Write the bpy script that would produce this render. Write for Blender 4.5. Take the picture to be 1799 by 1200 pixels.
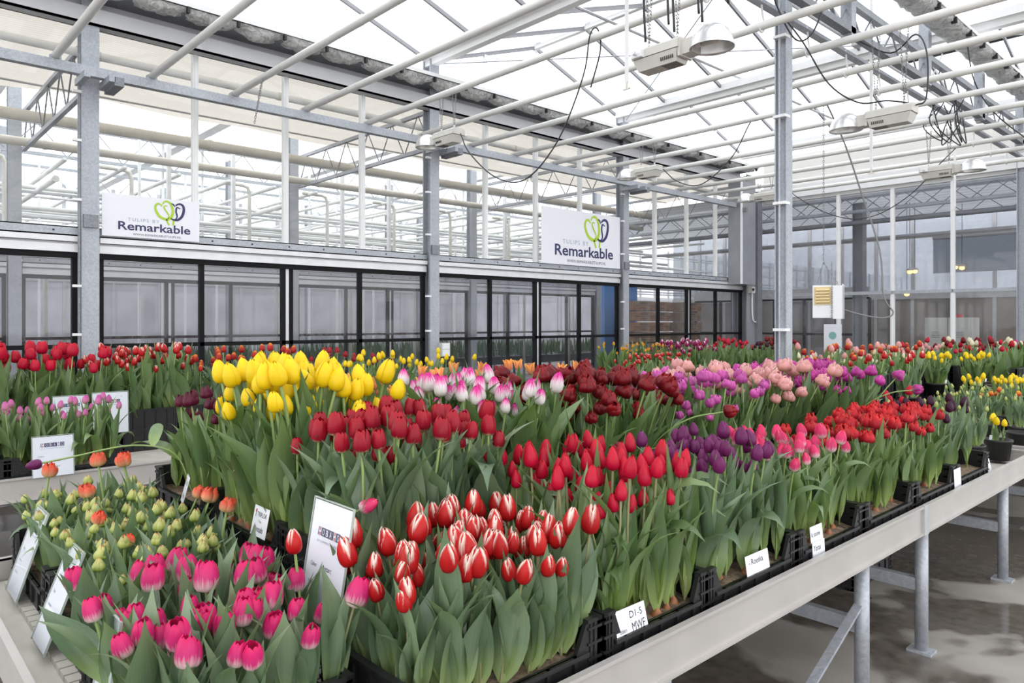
import bpy, bmesh, math, random
from mathutils import Vector, Matrix, Quaternion, Euler

# ------------------------------------------------------------------ camera, world, exposure
SC = bpy.context.scene
for o in list(bpy.data.objects):
    bpy.data.objects.remove(o)
COL = SC.collection
YAW = math.radians(47.25)
EYE = 1.62
cd = bpy.data.cameras.new('camera'); cam = bpy.data.objects.new('camera', cd); COL.objects.link(cam)
cd.sensor_fit = 'HORIZONTAL'; cd.sensor_width = 36.0
cd.lens = 36.0 * 1276.0 / 1799.0
cd.shift_y = -35.0 / 1799.0
cd.clip_start = 0.05; cd.clip_end = 300
cam.location = (0, 0, EYE); cam.rotation_euler = (math.radians(90), 0, YAW)
SC.camera = cam
W = bpy.data.worlds.new('overcast_sky'); SC.world = W; W.use_nodes = True
bg = W.node_tree.nodes['Background']; bg.inputs[0].default_value = (0.965, 0.98, 1.0, 1); bg.inputs[1].default_value = 2.45
SC.view_settings.view_transform = 'Standard'; SC.view_settings.look = 'None'
SC.view_settings.exposure = 0.0; SC.view_settings.gamma = 1.0; SC.view_settings.use_curve_mapping = False
SC.cycles.transparent_max_bounces = 32
SC.cycles.max_bounces = 10; SC.cycles.diffuse_bounces = 5; SC.cycles.glossy_bounces = 3
R = random.Random(7)

# ------------------------------------------------------------------ helpers
class MB:
    def __init__(s): s.v = []; s.f = []; s.uv = None
    def box(s, a, b, rot=None, c=None):
        x0, y0, z0 = a; x1, y1, z1 = b; n = len(s.v)
        p = [(x0,y0,z0),(x1,y0,z0),(x1,y1,z0),(x0,y1,z0),(x0,y0,z1),(x1,y0,z1),(x1,y1,z1),(x0,y1,z1)]
        if rot is not None:
            c = Vector(c); p = [tuple(rot @ (Vector(q) - c) + c) for q in p]
        s.v += p
        s.f += [tuple(n+i for i in q) for q in ((0,3,2,1),(4,5,6,7),(0,1,5,4),(1,2,6,5),(2,3,7,6),(3,0,4,7))]
        return s
    def bar(s, p, q, w, h, up=(0,0,1)):
        p = Vector(p); q = Vector(q); d = (q-p).normalized(); up = Vector(up)
        if abs(d.dot(up)) > .98: up = Vector((1,0,0))
        a = d.cross(up).normalized()*w/2; b = a.cross(d).normalized()*h/2; n = len(s.v)
        for e in (p, q):
            for sa, sb in ((-1,-1),(1,-1),(1,1),(-1,1)): s.v.append(tuple(e + a*sa + b*sb))
        s.f += [tuple(n+i for i in k) for k in ((0,1,2,3),(7,6,5,4),(0,4,5,1),(1,5,6,2),(2,6,7,3),(3,7,4,0))]
        return s
    def tube(s, pts, r, n=8, cap=True):
        pts = [Vector(p) for p in pts]; m = len(pts); base = len(s.v)
        rr = r if isinstance(r, (list, tuple)) else [r]*m
        ref = None
        for i, p in enumerate(pts):
            d = (pts[min(i+1, m-1)] - pts[max(i-1, 0)]).normalized()
            if ref is None:
                ref = Vector((0,0,1)) if abs(d.z) < .9 else Vector((1,0,0))
            a = d.cross(ref)
            if a.length < 1e-5: a = d.cross(Vector((0,1,0)))
            a.normalize(); b = d.cross(a).normalized(); ref = b.cross(d).normalized() if False else ref
            for k in range(n):
                t = 2*math.pi*k/n
                s.v.append(tuple(p + (a*math.cos(t) + b*math.sin(t))*rr[i]))
        for i in range(m-1):
            for k in range(n):
                k2 = (k+1) % n
                s.f.append((base+i*n+k, base+i*n+k2, base+(i+1)*n+k2, base+(i+1)*n+k))
        if cap:
            s.f.append(tuple(base+k for k in range(n))[::-1]); s.f.append(tuple(base+(m-1)*n+k for k in range(n)))
        return s
    def lathe(s, prof, n=16, c=(0,0,0)):
        base = len(s.v); m = len(prof)
        for r, z in prof:
            for k in range(n):
                t = 2*math.pi*k/n
                s.v.append((c[0]+r*math.cos(t), c[1]+r*math.sin(t), c[2]+z))
        for i in range(m-1):
            for k in range(n):
                k2 = (k+1) % n
                s.f.append((base+i*n+k, base+i*n+k2, base+(i+1)*n+k2, base+(i+1)*n+k))
        return s
    def mesh(s, name, mat=None, smooth=False):
        m = bpy.data.meshes.new(name); m.from_pydata(s.v, [], s.f); m.update()
        if mat: m.materials.append(mat)
        if smooth:
            m.polygons.foreach_set('use_smooth', [True]*len(m.polygons))
        return m
    def obj(s, name, mat, parent=None, smooth=False, loc=None, rot=None):
        return mk(name, s.mesh(name, mat, smooth), parent, loc, rot)

def mk(name, mesh, parent=None, loc=None, rot=None, scale=None):
    o = bpy.data.objects.new(name, mesh); COL.objects.link(o)
    if parent is not None: o.parent = parent
    if loc is not None: o.location = loc
    if rot is not None:
        if isinstance(rot, Quaternion): o.rotation_mode = 'QUATERNION'; o.rotation_quaternion = rot
        else: o.rotation_euler = rot
    if scale is not None: o.scale = scale if hasattr(scale, '__len__') else (scale,)*3
    return o
def tag(o, label, cat, group=None):
    o['label'] = label; o['category'] = cat
    if group: o['group'] = group
    return o
def thing(name, label, cat, loc=(0,0,0), rz=0, group=None):
    o = bpy.data.objects.new(name, None); COL.objects.link(o); o.empty_display_size = .1
    o.location = loc; o.rotation_euler = (0, 0, rz)
    return tag(o, label, cat, group)
def struct(name, loc=(0,0,0), label=None, mesh=None):
    o = bpy.data.objects.new(name, mesh); COL.objects.link(o); o.location = loc; o['kind'] = 'structure'
    if label: o['label'] = label
    return o
def ordinal(i):
    ones = ['', 'first','second','third','fourth','fifth','sixth','seventh','eighth','ninth','tenth','eleventh','twelfth','thirteenth','fourteenth','fifteenth','sixteenth','seventeenth','eighteenth','nineteenth']
    n = i+1
    if n < 20: return ones[n]
    tens = ['', '', 'twent','thirt','fort','fift','sixt','sevent','eight','ninet'][n//10]
    return tens+'ieth' if n % 10 == 0 else tens+'y-'+ones[n % 10]
def catenary(p, q, sag, n=14):
    p = Vector(p); q = Vector(q)
    return [p.lerp(q, i/n) - Vector((0,0,sag*4*(i/n)*(1-i/n))) for i in range(n+1)]
def spline(pts, n=6):
    pts = [Vector(p) for p in pts]; out = []
    P = [pts[0]*2-pts[1]] + pts + [pts[-1]*2-pts[-2]]
    for i in range(1, len(P)-2):
        for k in range(n):
            t = k/n; a, b, c, d = P[i-1], P[i], P[i+1], P[i+2]
            out.append(.5*((2*b)+(c-a)*t+(2*a-5*b+4*c-d)*t*t+(3*b-a-3*c+d)*t**3))
    out.append(pts[-1]); return out
F_PX = 1276.0; CXP = 899.5; HYP = 565.0
CY_, SY_ = math.cos(YAW), math.sin(YAW)
def at_depth(px, py, d):
    a = (px-CXP)/F_PX*d
    return Vector((CY_*a - SY_*d, SY_*a + CY_*d, EYE + (HYP-py)/F_PX*d))

# ------------------------------------------------------------------ materials
def nodemat(name):
    m = bpy.data.materials.new(name); m.use_nodes = True; nt = m.node_tree
    return m, nt, nt.nodes['Principled BSDF']
def mat(name, col, rough=.5, metal=0.0, noise=None, bump=0, spec=None, scale=20, coord='Object', rnd=0):
    m, nt, p = nodemat(name)
    p.inputs['Base Color'].default_value = (*col, 1); p.inputs['Roughness'].default_value = rough; p.inputs['Metallic'].default_value = metal
    if spec is not None: p.inputs['Specular IOR Level'].default_value = spec
    if noise or bump:
        tc = nt.nodes.new('ShaderNodeTexCoord'); n = nt.nodes.new('ShaderNodeTexNoise')
        n.inputs['Scale'].default_value = scale; n.inputs['Detail'].default_value = 4
        nt.links.new(tc.outputs[coord], n.inputs['Vector'])
        if noise:
            r = nt.nodes.new('ShaderNodeValToRGB')
            r.color_ramp.elements[0].position = .3; r.color_ramp.elements[1].position = .7
            r.color_ramp.elements[0].color = (*[c*(1-noise) for c in col], 1); r.color_ramp.elements[1].color = (*[min(1, c*(1+noise)) for c in col], 1)
            nt.links.new(n.outputs['Fac'], r.inputs['Fac']); nt.links.new(r.outputs[0], p.inputs['Base Color'])
        if bump:
            b = nt.nodes.new('ShaderNodeBump'); b.inputs['Strength'].default_value = bump; b.inputs['Distance'].default_value = .005
            nt.links.new(n.outputs['Fac'], b.inputs['Height']); nt.links.new(b.outputs[0], p.inputs['Normal'])
    return m
def galvanised(name, lo, hi):
    m, nt, p = nodemat(name)
    tc = nt.nodes.new('ShaderNodeTexCoord'); v = nt.nodes.new('ShaderNodeTexVoronoi'); v.inputs['Scale'].default_value = 70
    n = nt.nodes.new('ShaderNodeTexNoise'); n.inputs['Scale'].default_value = 6
    mx = nt.nodes.new('ShaderNodeMix'); mx.data_type = 'FLOAT'; mx.inputs[0].default_value = .5
    sep = nt.nodes.new('ShaderNodeSeparateColor')
    r = nt.nodes.new('ShaderNodeValToRGB'); r.color_ramp.elements[0].color = (*lo, 1); r.color_ramp.elements[1].color = (*hi, 1)
    r.color_ramp.elements[0].position = .25; r.color_ramp.elements[1].position = .75
    nt.links.new(tc.outputs['Object'], v.inputs['Vector']); nt.links.new(tc.outputs['Object'], n.inputs['Vector'])
    nt.links.new(v.outputs['Color'], sep.inputs[0]); nt.links.new(sep.outputs[0], mx.inputs[2]); nt.links.new(n.outputs['Fac'], mx.inputs[3])
    nt.links.new(mx.outputs[0], r.inputs['Fac']); nt.links.new(r.outputs[0], p.inputs['Base Color'])
    p.inputs['Metallic'].default_value = .35; p.inputs['Roughness'].default_value = .5
    return m
def glassmat(name, tint, haze, gl=.9):
    m = bpy.data.materials.new(name); m.use_nodes = True; nt = m.node_tree; nt.nodes.clear()
    out = nt.nodes.new('ShaderNodeOutputMaterial'); tr = nt.nodes.new('ShaderNodeBsdfTransparent'); tr.inputs[0].default_value = (*tint, 1)
    df = nt.nodes.new('ShaderNodeBsdfDiffuse'); df.inputs[0].default_value = (.8, .82, .86, 1)
    gs = nt.nodes.new('ShaderNodeBsdfGlossy'); gs.inputs['Roughness'].default_value = .03; gs.inputs[0].default_value = (gl, gl, gl, 1)
    lw = nt.nodes.new('ShaderNodeLayerWeight'); lw.inputs[0].default_value = .5
    pw = nt.nodes.new('ShaderNodeMath'); pw.operation = 'POWER'; pw.inputs[1].default_value = 5; nt.links.new(lw.outputs['Facing'], pw.inputs[0])
    fr = nt.nodes.new('ShaderNodeMapRange'); fr.inputs[3].default_value = .035; fr.inputs[4].default_value = 1.0; nt.links.new(pw.outputs[0], fr.inputs[0])
    tc = nt.nodes.new('ShaderNodeTexCoord'); nz = nt.nodes.new('ShaderNodeTexNoise'); nz.inputs['Scale'].default_value = 1.3; nz.inputs['Detail'].default_value = 5
    mp = nt.nodes.new('ShaderNodeMapRange'); mp.inputs[1].default_value = .3; mp.inputs[2].default_value = .75; mp.inputs[3].default_value = haze*.4; mp.inputs[4].default_value = haze*1.6
    a = nt.nodes.new('ShaderNodeMixShader'); b = nt.nodes.new('ShaderNodeMixShader')
    nt.links.new(tc.outputs['Object'], nz.inputs['Vector']); nt.links.new(nz.outputs['Fac'], mp.inputs[0]); nt.links.new(mp.outputs[0], a.inputs[0])
    nt.links.new(tr.outputs[0], a.inputs[1]); nt.links.new(df.outputs[0], a.inputs[2])
    nt.links.new(fr.outputs[0], b.inputs[0]); nt.links.new(a.outputs[0], b.inputs[1]); nt.links.new(gs.outputs[0], b.inputs[2])
    nt.links.new(b.outputs[0], out.inputs[0])
    return m
def clothmat(name, col, stripe, trans=.5, axis=0, sc=14):
    m = bpy.data.materials.new(name); m.use_nodes = True; nt = m.node_tree; nt.nodes.clear()
    out = nt.nodes.new('ShaderNodeOutputMaterial'); d = nt.nodes.new('ShaderNodeBsdfDiffuse'); t = nt.nodes.new('ShaderNodeBsdfTranslucent'); mx = nt.nodes.new('ShaderNodeMixShader'); mx.inputs[0].default_value = trans
    tc = nt.nodes.new('ShaderNodeTexCoord'); w = nt.nodes.new('ShaderNodeTexWave'); w.bands_direction = 'XYZ'[axis]; w.inputs['Scale'].default_value = sc; w.inputs['Distortion'].default_value = 1.2
    r = nt.nodes.new('ShaderNodeValToRGB'); r.color_ramp.elements[0].color = (*stripe, 1); r.color_ramp.elements[1].color = (*col, 1)
    nt.links.new(tc.outputs['Object'], w.inputs['Vector']); nt.links.new(w.outputs['Fac'], r.inputs['Fac'])
    nt.links.new(r.outputs[0], d.inputs[0]); nt.links.new(r.outputs[0], t.inputs[0])
    nt.links.new(d.outputs[0], mx.inputs[1]); nt.links.new(t.outputs[0], mx.inputs[2]); nt.links.new(mx.outputs[0], out.inputs[0])
    return m
M = {}
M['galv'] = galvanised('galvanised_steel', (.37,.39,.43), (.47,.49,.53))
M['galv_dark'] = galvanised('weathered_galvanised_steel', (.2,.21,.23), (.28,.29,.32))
M['bar_grey'] = mat('grey_glazing_bar', (.3,.3,.32), .4, .3)
M['alu'] = mat('aluminium_profile', (.72,.72,.74), .38, .25, noise=.06, scale=8)
M['alu_dull'] = mat('dull_aluminium', (.5,.5,.51), .45, .25, noise=.1, scale=10)
M['white'] = mat('white_painted_steel', (.84,.84,.84), .4, noise=.03, scale=6)
M['pipe'] = mat('cream_white_pipe_paint', (.86,.85,.815), .35, noise=.04, scale=7)
M['cream'] = mat('cream_painted_steel', (.72,.68,.6), .45, noise=.08, scale=6)
M['black_frame'] = mat('black_window_frame', (.01,.01,.011), .6, spec=.15)
M['plastic'] = mat('black_crate_plastic', (.012,.012,.013), .38, noise=.3, scale=30, bump=.1)
M['pot'] = mat('black_pot_plastic', (.014,.014,.015), .45)
M['soil'] = mat('sandy_potting_soil', (.2,.14,.095), .95, noise=.5, bump=1.0, scale=60)
M['bulb'] = mat('papery_brown_bulb_skin', (.3,.11,.045), .55, noise=.4, scale=40)
M['glass'] = glassmat('clear_wall_glass', (.93,.95,.955), .05)
M['glass_low'] = glassmat('dusty_window_glass', (.84,.85,.88), .05)
M['glass_roof'] = glassmat('roof_glass', (.95,.97,.98), .03, .6)
M['card'] = mat('white_card_paper', (.86,.87,.92), .35)
M['acrylic'] = glassmat('clear_acrylic_sleeve', (.95,.96,.97), .04)
M['navy'] = mat('navy_print', (.03,.03,.11), .5)
M['lime'] = mat('lime_green_print', (.42,.62,.03), .5)
M['greyblue'] = mat('pale_grey_blue_print', (.33,.38,.52), .5)
M['grey_print'] = mat('grey_print', (.12,.12,.16), .5)
M['ink'] = mat('black_ink', (.02,.02,.025), .5)
M['red_print'] = mat('red_print', (.55,.03,.04), .5)
M['sign'] = mat('white_sign_board', (.83,.83,.88), .4)
M['lamp_grey'] = mat('warm_grey_lamp_housing', (.6,.58,.54), .45, noise=.05, scale=8)
M['lamp_dark'] = mat('lamp_vent_shadow', (.06,.055,.05), .7)
M['reflector'] = mat('spun_aluminium_reflector', (.75,.75,.75), .28, .7)
M['bulb_glass'] = mat('lamp_bulb_glass', (.7,.68,.62), .15)
M['cable'] = mat('black_rubber_cable', (.03,.03,.033), .5)
M['cable_grey'] = mat('grey_cable', (.22,.22,.22), .5)
M['chain'] = mat('zinc_chain', (.3,.3,.3), .4, .7)
M['beige'] = mat('yellow_beige_louvre', (.75,.58,.3), .5)
M['boxwhite'] = mat('white_enamel_box', (.85,.85,.88), .35)
M['wood'] = mat('rough_crate_wood', (.25,.13,.075), .8, noise=.35, scale=9, bump=.3)
M['wood2'] = mat('greyed_crate_wood', (.23,.15,.1), .85, noise=.35, scale=9, bump=.3)
M['blue'] = mat('blue_painted_panel', (.07,.22,.55), .5)
M['locker'] = mat('grey_locker_enamel', (.5,.49,.46), .5)
def filmmat():
    m, nt, p = nodemat('crinkled_insulating_film'); tc = nt.nodes.new('ShaderNodeTexCoord'); n = nt.nodes.new('ShaderNodeTexNoise'); n.inputs['Scale'].default_value = 9; n.inputs['Detail'].default_value = 6; n.inputs['Distortion'].default_value = 2.5
    nt.links.new(tc.outputs['Object'], n.inputs['Vector']); r = nt.nodes.new('ShaderNodeValToRGB'); r.color_ramp.elements[0].position = .35; r.color_ramp.elements[1].position = .65; r.color_ramp.elements[0].color = (.4,.4,.4,1); r.color_ramp.elements[1].color = (.78,.78,.77,1)
    b = nt.nodes.new('ShaderNodeBump'); b.inputs['Strength'].default_value = .9; b.inputs['Distance'].default_value = .03; nt.links.new(n.outputs['Fac'], b.inputs['Height']); nt.links.new(b.outputs[0], p.inputs['Normal'])
    nt.links.new(n.outputs['Fac'], r.inputs['Fac']); nt.links.new(r.outputs[0], p.inputs['Base Color']); p.inputs['Roughness'].default_value = .3
    return m
M['film'] = filmmat()
M['screen'] = clothmat('cream_shade_cloth', (.64,.595,.535), (.55,.505,.45), .6, 0, 6)
M['silver'] = clothmat('silver_energy_screen', (.58,.6,.62), (.45,.47,.5), .3, 1, 3)
M['blind'] = clothmat('blue_grey_roller_blind', (.55,.6,.67), (.48,.53,.6), .35, 2, 9)
M['tray'] = mat('beige_bench_plastic', (.55,.52,.46), .45, noise=.08, scale=12)
M['beam_grey'] = mat('smooth_grey_beam', (.6,.6,.62), .5, .1, noise=.04, scale=3)
M['far_plants'] = mat('distant_foliage', (.07,.13,.05), .6, noise=.5, scale=6)
M['steel_cover'] = mat('grey_steel_cover', (.33,.34,.37), .45, .3, noise=.08, scale=3)

def floor_material():
    m, nt, p = nodemat('wet_concrete_floor')
    tc = nt.nodes.new('ShaderNodeTexCoord')
    def noise(sc, det=5, dist=0):
        n = nt.nodes.new('ShaderNodeTexNoise'); n.inputs['Scale'].default_value = sc; n.inputs['Detail'].default_value = det; n.inputs['Distortion'].default_value = dist
        nt.links.new(tc.outputs['Object'], n.inputs['Vector']); return n
    n1 = noise(.75, 4, .4); n2 = noise(14, 6); n3 = noise(2.2, 5)
    wet = nt.nodes.new('ShaderNodeValToRGB'); wet.color_ramp.elements[0].position = .53; wet.color_ramp.elements[1].position = .56
    nt.links.new(n1.outputs['Fac'], wet.inputs['Fac'])
    dry = nt.nodes.new('ShaderNodeValToRGB'); dry.color_ramp.elements[0].color = (.25,.222,.195,1); dry.color_ramp.elements[1].color = (.36,.335,.31,1)
    dry.color_ramp.elements[0].position = .3; dry.color_ramp.elements[1].position = .7
    nt.links.new(n3.outputs['Fac'], dry.inputs['Fac'])
    wc = nt.nodes.new('ShaderNodeValToRGB'); wc.color_ramp.elements[0].color = (.085,.072,.06,1); wc.color_ramp.elements[1].color = (.15,.13,.112,1)
    wc.color_ramp.elements[0].position = .3; wc.color_ramp.elements[1].position = .7
    nt.links.new(n2.outputs['Fac'], wc.inputs['Fac'])
    mx = nt.nodes.new('ShaderNodeMix'); mx.data_type = 'RGBA'
    nt.links.new(wet.outputs[0], mx.inputs[0]); nt.links.new(wc.outputs[0], mx.inputs[6]); nt.links.new(dry.outputs[0], mx.inputs[7])
    nt.links.new(mx.outputs[2], p.inputs['Base Color'])
    mr = nt.nodes.new('ShaderNodeMapRange'); mr.inputs[3].default_value = .12; mr.inputs[4].default_value = .6
    nt.links.new(wet.outputs[0], mr.inputs[0]); nt.links.new(mr.outputs[0], p.inputs['Roughness'])
    return m
M['floor'] = floor_material()

def tone_node(nt):            # a random shade per flower
    oi = nt.nodes.new('ShaderNodeObjectInfo'); at = nt.nodes.new('ShaderNodeAttribute'); at.attribute_name = 'tone'
    a = nt.nodes.new('ShaderNodeMath'); a.operation = 'ADD'; f = nt.nodes.new('ShaderNodeMath'); f.operation = 'FRACT'
    nt.links.new(oi.outputs['Random'], a.inputs[0]); nt.links.new(at.outputs['Fac'], a.inputs[1]); nt.links.new(a.outputs[0], f.inputs[0])
    return f.outputs[0]
def leafmat(name, c_lo, c_hi, c_base):
    m = bpy.data.materials.new(name); m.use_nodes = True; nt = m.node_tree; p = nt.nodes['Principled BSDF']; out = nt.nodes['Material Output']
    uv = nt.nodes.new('ShaderNodeUVMap'); uv.uv_map = 'UVMap'; sp = nt.nodes.new('ShaderNodeSeparateXYZ'); nt.links.new(uv.outputs[0], sp.inputs[0])
    oi = tone_node(nt)
    mpv = nt.nodes.new('ShaderNodeCombineXYZ'); mu = nt.nodes.new('ShaderNodeMath'); mu.operation = 'MULTIPLY'; mu.inputs[1].default_value = 22
    nt.links.new(sp.outputs[0], mu.inputs[0]); nt.links.new(mu.outputs[0], mpv.inputs[0]); nt.links.new(sp.outputs[1], mpv.inputs[1])
    nz = nt.nodes.new('ShaderNodeTexNoise'); nz.inputs['Scale'].default_value = 1.0; nz.inputs['Detail'].default_value = 2; nt.links.new(mpv.outputs[0], nz.inputs['Vector'])
    ad = nt.nodes.new('ShaderNodeMath'); ad.operation = 'ADD'; nt.links.new(oi, ad.inputs[0]); nt.links.new(nz.outputs['Fac'], ad.inputs[1])
    hf = nt.nodes.new('ShaderNodeMath'); hf.operation = 'MULTIPLY'; hf.inputs[1].default_value = .5; nt.links.new(ad.outputs[0], hf.inputs[0])
    r = nt.nodes.new('ShaderNodeValToRGB'); r.color_ramp.elements[0].color = (*c_lo, 1); r.color_ramp.elements[1].color = (*c_hi, 1); r.color_ramp.elements[0].position = .15; r.color_ramp.elements[1].position = .85
    nt.links.new(hf.outputs[0], r.inputs['Fac'])
    br = nt.nodes.new('ShaderNodeMapRange'); br.inputs[1].default_value = .02; br.inputs[2].default_value = .4; nt.links.new(sp.outputs[1], br.inputs[0])
    mx = nt.nodes.new('ShaderNodeMix'); mx.data_type = 'RGBA'; mx.inputs[6].default_value = (*c_base, 1)
    nt.links.new(br.outputs[0], mx.inputs[0]); nt.links.new(r.outputs[0], mx.inputs[7])
    nt.links.new(mx.outputs[2], p.inputs['Base Color']); p.inputs['Roughness'].default_value = .33; p.inputs['Specular IOR Level'].default_value = .6
    t = nt.nodes.new('ShaderNodeBsdfTranslucent'); ms = nt.nodes.new('ShaderNodeMixShader'); ms.inputs[0].default_value = .2
    gm = nt.nodes.new('ShaderNodeMix'); gm.data_type = 'RGBA'; gm.blend_type = 'MULTIPLY'; gm.inputs[0].default_value = 1; gm.inputs[7].default_value = (1.3, 1.5, .6, 1)
    nt.links.new(mx.outputs[2], gm.inputs[6]); nt.links.new(gm.outputs[2], t.inputs[0])
    nt.links.new(p.outputs[0], ms.inputs[1]); nt.links.new(t.outputs[0], ms.inputs[2]); nt.links.new(ms.outputs[0], out.inputs[0])
    return m
M['leaf'] = leafmat('tulip_leaf_green', (.08,.145,.055), (.215,.305,.13), (.31,.4,.12))
M['leaf_blue'] = leafmat('tulip_leaf_blue_green', (.09,.15,.082), (.225,.305,.185), (.31,.4,.15))
M['leaf_dark'] = leafmat('tulip_leaf_dark_green', (.055,.105,.04), (.15,.225,.09), (.22,.3,.1))
M['stem'] = mat('tulip_stem_green', (.26,.36,.12), .45)
M['stem_brown'] = mat('tulip_stem_olive', (.27,.27,.13), .45)

def petalmat(name, vstops, edge=None, mask=(.0, 1, .6, .8), streak=.12, trans=.25, jitter=.12, rough=.4):
    """vstops: colours from petal foot to tip; edge: second colour laid where |u|*a + v*b passes lo..hi"""
    m = bpy.data.materials.new(name); m.use_nodes = True; nt = m.node_tree; p = nt.nodes['Principled BSDF']; out = nt.nodes['Material Output']
    uv = nt.nodes.new('ShaderNodeUVMap'); uv.uv_map = 'UVMap'; sp = nt.nodes.new('ShaderNodeSeparateXYZ'); nt.links.new(uv.outputs[0], sp.inputs[0])
    def math_(op, a, b):
        n = nt.nodes.new('ShaderNodeMath'); n.operation = op
        for i, q in enumerate((a, b)):
            if q is None: continue
            if isinstance(q, (int, float)): n.inputs[i].default_value = q
            else: nt.links.new(q, n.inputs[i])
        return n.outputs[0]
    oi = tone_node(nt)
    cb = nt.nodes.new('ShaderNodeCombineXYZ'); nt.links.new(math_('MULTIPLY', sp.outputs[0], 14), cb.inputs[0]); nt.links.new(math_('MULTIPLY', sp.outputs[1], 1.6), cb.inputs[1]); nt.links.new(math_('MULTIPLY', oi, 40), cb.inputs[2])
    nz = nt.nodes.new('ShaderNodeTexNoise'); nz.inputs['Scale'].default_value = 1; nz.inputs['Detail'].default_value = 3; nt.links.new(cb.outputs[0], nz.inputs['Vector'])
    st = math_('MULTIPLY', math_('SUBTRACT', nz.outputs['Fac'], .5), streak*4)
    v = math_('ADD', sp.outputs[1], st)
    r = nt.nodes.new('ShaderNodeValToRGB'); els = r.color_ramp.elements
    while len(els) < len(vstops): els.new(.5)
    for e, (pos, c) in zip(els, vstops): e.position = pos; e.color = (*c, 1)
    nt.links.new(v, r.inputs['Fac']); col = r.outputs[0]
    if edge:
        a, b, lo, hi = mask
        au = math_('ABSOLUTE', math_('SUBTRACT', math_('MULTIPLY', sp.outputs[0], 2), 1), None)
        e = math_('ADD', math_('ADD', math_('MULTIPLY', au, a), math_('MULTIPLY', sp.outputs[1], b)), math_('MULTIPLY', st, .7))
        mr = nt.nodes.new('ShaderNodeMapRange'); mr.inputs[1].default_value = lo; mr.inputs[2].default_value = hi; nt.links.new(e, mr.inputs[0])
        mx = nt.nodes.new('ShaderNodeMix'); mx.data_type = 'RGBA'; nt.links.new(mr.outputs[0], mx.inputs[0]); nt.links.new(col, mx.inputs[6]); mx.inputs[7].default_value = (*edge, 1)
        col = mx.outputs[2]
    hs = nt.nodes.new('ShaderNodeHueSaturation'); nt.links.new(col, hs.inputs['Color'])
    vv = nt.nodes.new('ShaderNodeMapRange'); vv.inputs[3].default_value = 1-jitter; vv.inputs[4].default_value = 1+jitter; nt.links.new(oi, vv.inputs[0]); nt.links.new(vv.outputs[0], hs.inputs['Value'])
    nt.links.new(hs.outputs[0], p.inputs['Base Color']); p.inputs['Roughness'].default_value = rough; p.inputs['Specular IOR Level'].default_value = .35
    t = nt.nodes.new('ShaderNodeBsdfTranslucent'); ms = nt.nodes.new('ShaderNodeMixShader'); ms.inputs[0].default_value = trans
    nt.links.new(hs.outputs[0], t.inputs[0]); nt.links.new(p.outputs[0], ms.inputs[1]); nt.links.new(t.outputs[0], ms.inputs[2]); nt.links.new(ms.outputs[0], out.inputs[0])
    return m
# ------------------------------------------------------------------ floor
WX = -7.83                      # left glass wall plane
YB = 14.2                       # back glass wall plane
COLS_Y = [-6.28, -2.28, 1.72, 5.72, 9.72, 13.72]
fl = MB(); fl.box((-60,-14,-.1), (14,70,0))
struct('floor', mesh=fl.mesh('floor', M['floor']), label='wet stained concrete floor')
j = MB()
for y in (2.4, 6.9, 11.4): j.box((-7.7, y-.004, 0), (5, y+.004, .0012))
for x in (.35, -4.1): j.box((x-.004, -5, 0), (x+.004, 14, .0012))
j.obj('floor_joint', mat('dark_floor_joint', (.06,.05,.045), .8), bpy.data.objects['floor'])

# ------------------------------------------------------------------ roof
roof = struct('ceiling', label='pitched glass roof of white gutters and glazing bars')
GZ, RZ = 5.05, 5.76
RX0, RX1 = -7.83, 5.2
NB = 13
bar_up = {}
def roof_bars(sign):
    L = math.hypot(2, RZ-GZ)
    return MB().bar((0, 0, GZ+.03), (0, 2*sign, RZ), .028, .05).mesh('glazing_bar', M['bar_grey'])
bm_a, bm_b = roof_bars(1), roof_bars(-1)
pn_w = (RX1-RX0)/NB
def pane_mesh(sign):
    m = MB(); a = (.01, .06*sign, GZ+.05); b = (pn_w-.01, 1.97*sign, RZ-.01)
    m.v = [(a[0],a[1],a[2]), (b[0],a[1],a[2]), (b[0],b[1],b[2]), (a[0],b[1],b[2])]; m.f = [(0,1,2,3)]
    return m.mesh('pane', M['glass_roof'])
pn_a, pn_b = pane_mesh(1), pane_mesh(-1)
gut = MB()
gut.v = []; gut.box((RX0,-.11,GZ-.0),(RX1,.11,GZ+.015)).box((RX0,-.12,GZ),(RX1,-.10,GZ+.1)).box((RX0,.10,GZ),(RX1,.12,GZ+.1)).box((RX0,-.05,GZ-.07),(RX1,.05,GZ))
gutm = gut.mesh('gutter', M['white'])
rdg = MB().box((RX0,-.035,RZ-.03),(RX1,.035,RZ+.05)).mesh('ridge_beam', M['white'])
purl = MB().tube([(RX0,0,0),(RX1,0,0)], .016, 6).mesh('rack_rail', M['alu_dull'])
for k, y in enumerate(COLS_Y):
    mk('gutter', gutm, roof, (0, y, 0))
    if k < len(COLS_Y)-1: mk('ridge_beam', rdg, roof, (0, y+2, 0))
    for i in range(NB+1):
        x = RX0 + i*pn_w
        if k < len(COLS_Y)-1: mk('glazing_bar', bm_a, roof, (x, y, 0))
        if k > 0: mk('glazing_bar', bm_b, roof, (x, y, 0))
        if i < NB:
            if k < len(COLS_Y)-1: mk('pane', pn_a, roof, (x, y, 0))
            if k > 0: mk('pane', pn_b, roof, (x, y, 0))
# ventilation racks along Y under the roof slopes
for x in (-5.6, -3.9):
    MB().tube([(x,-6,5.22),(x,14,5.22)], .018, 6).obj('rack_rail', M['alu_dull'], roof)
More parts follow.
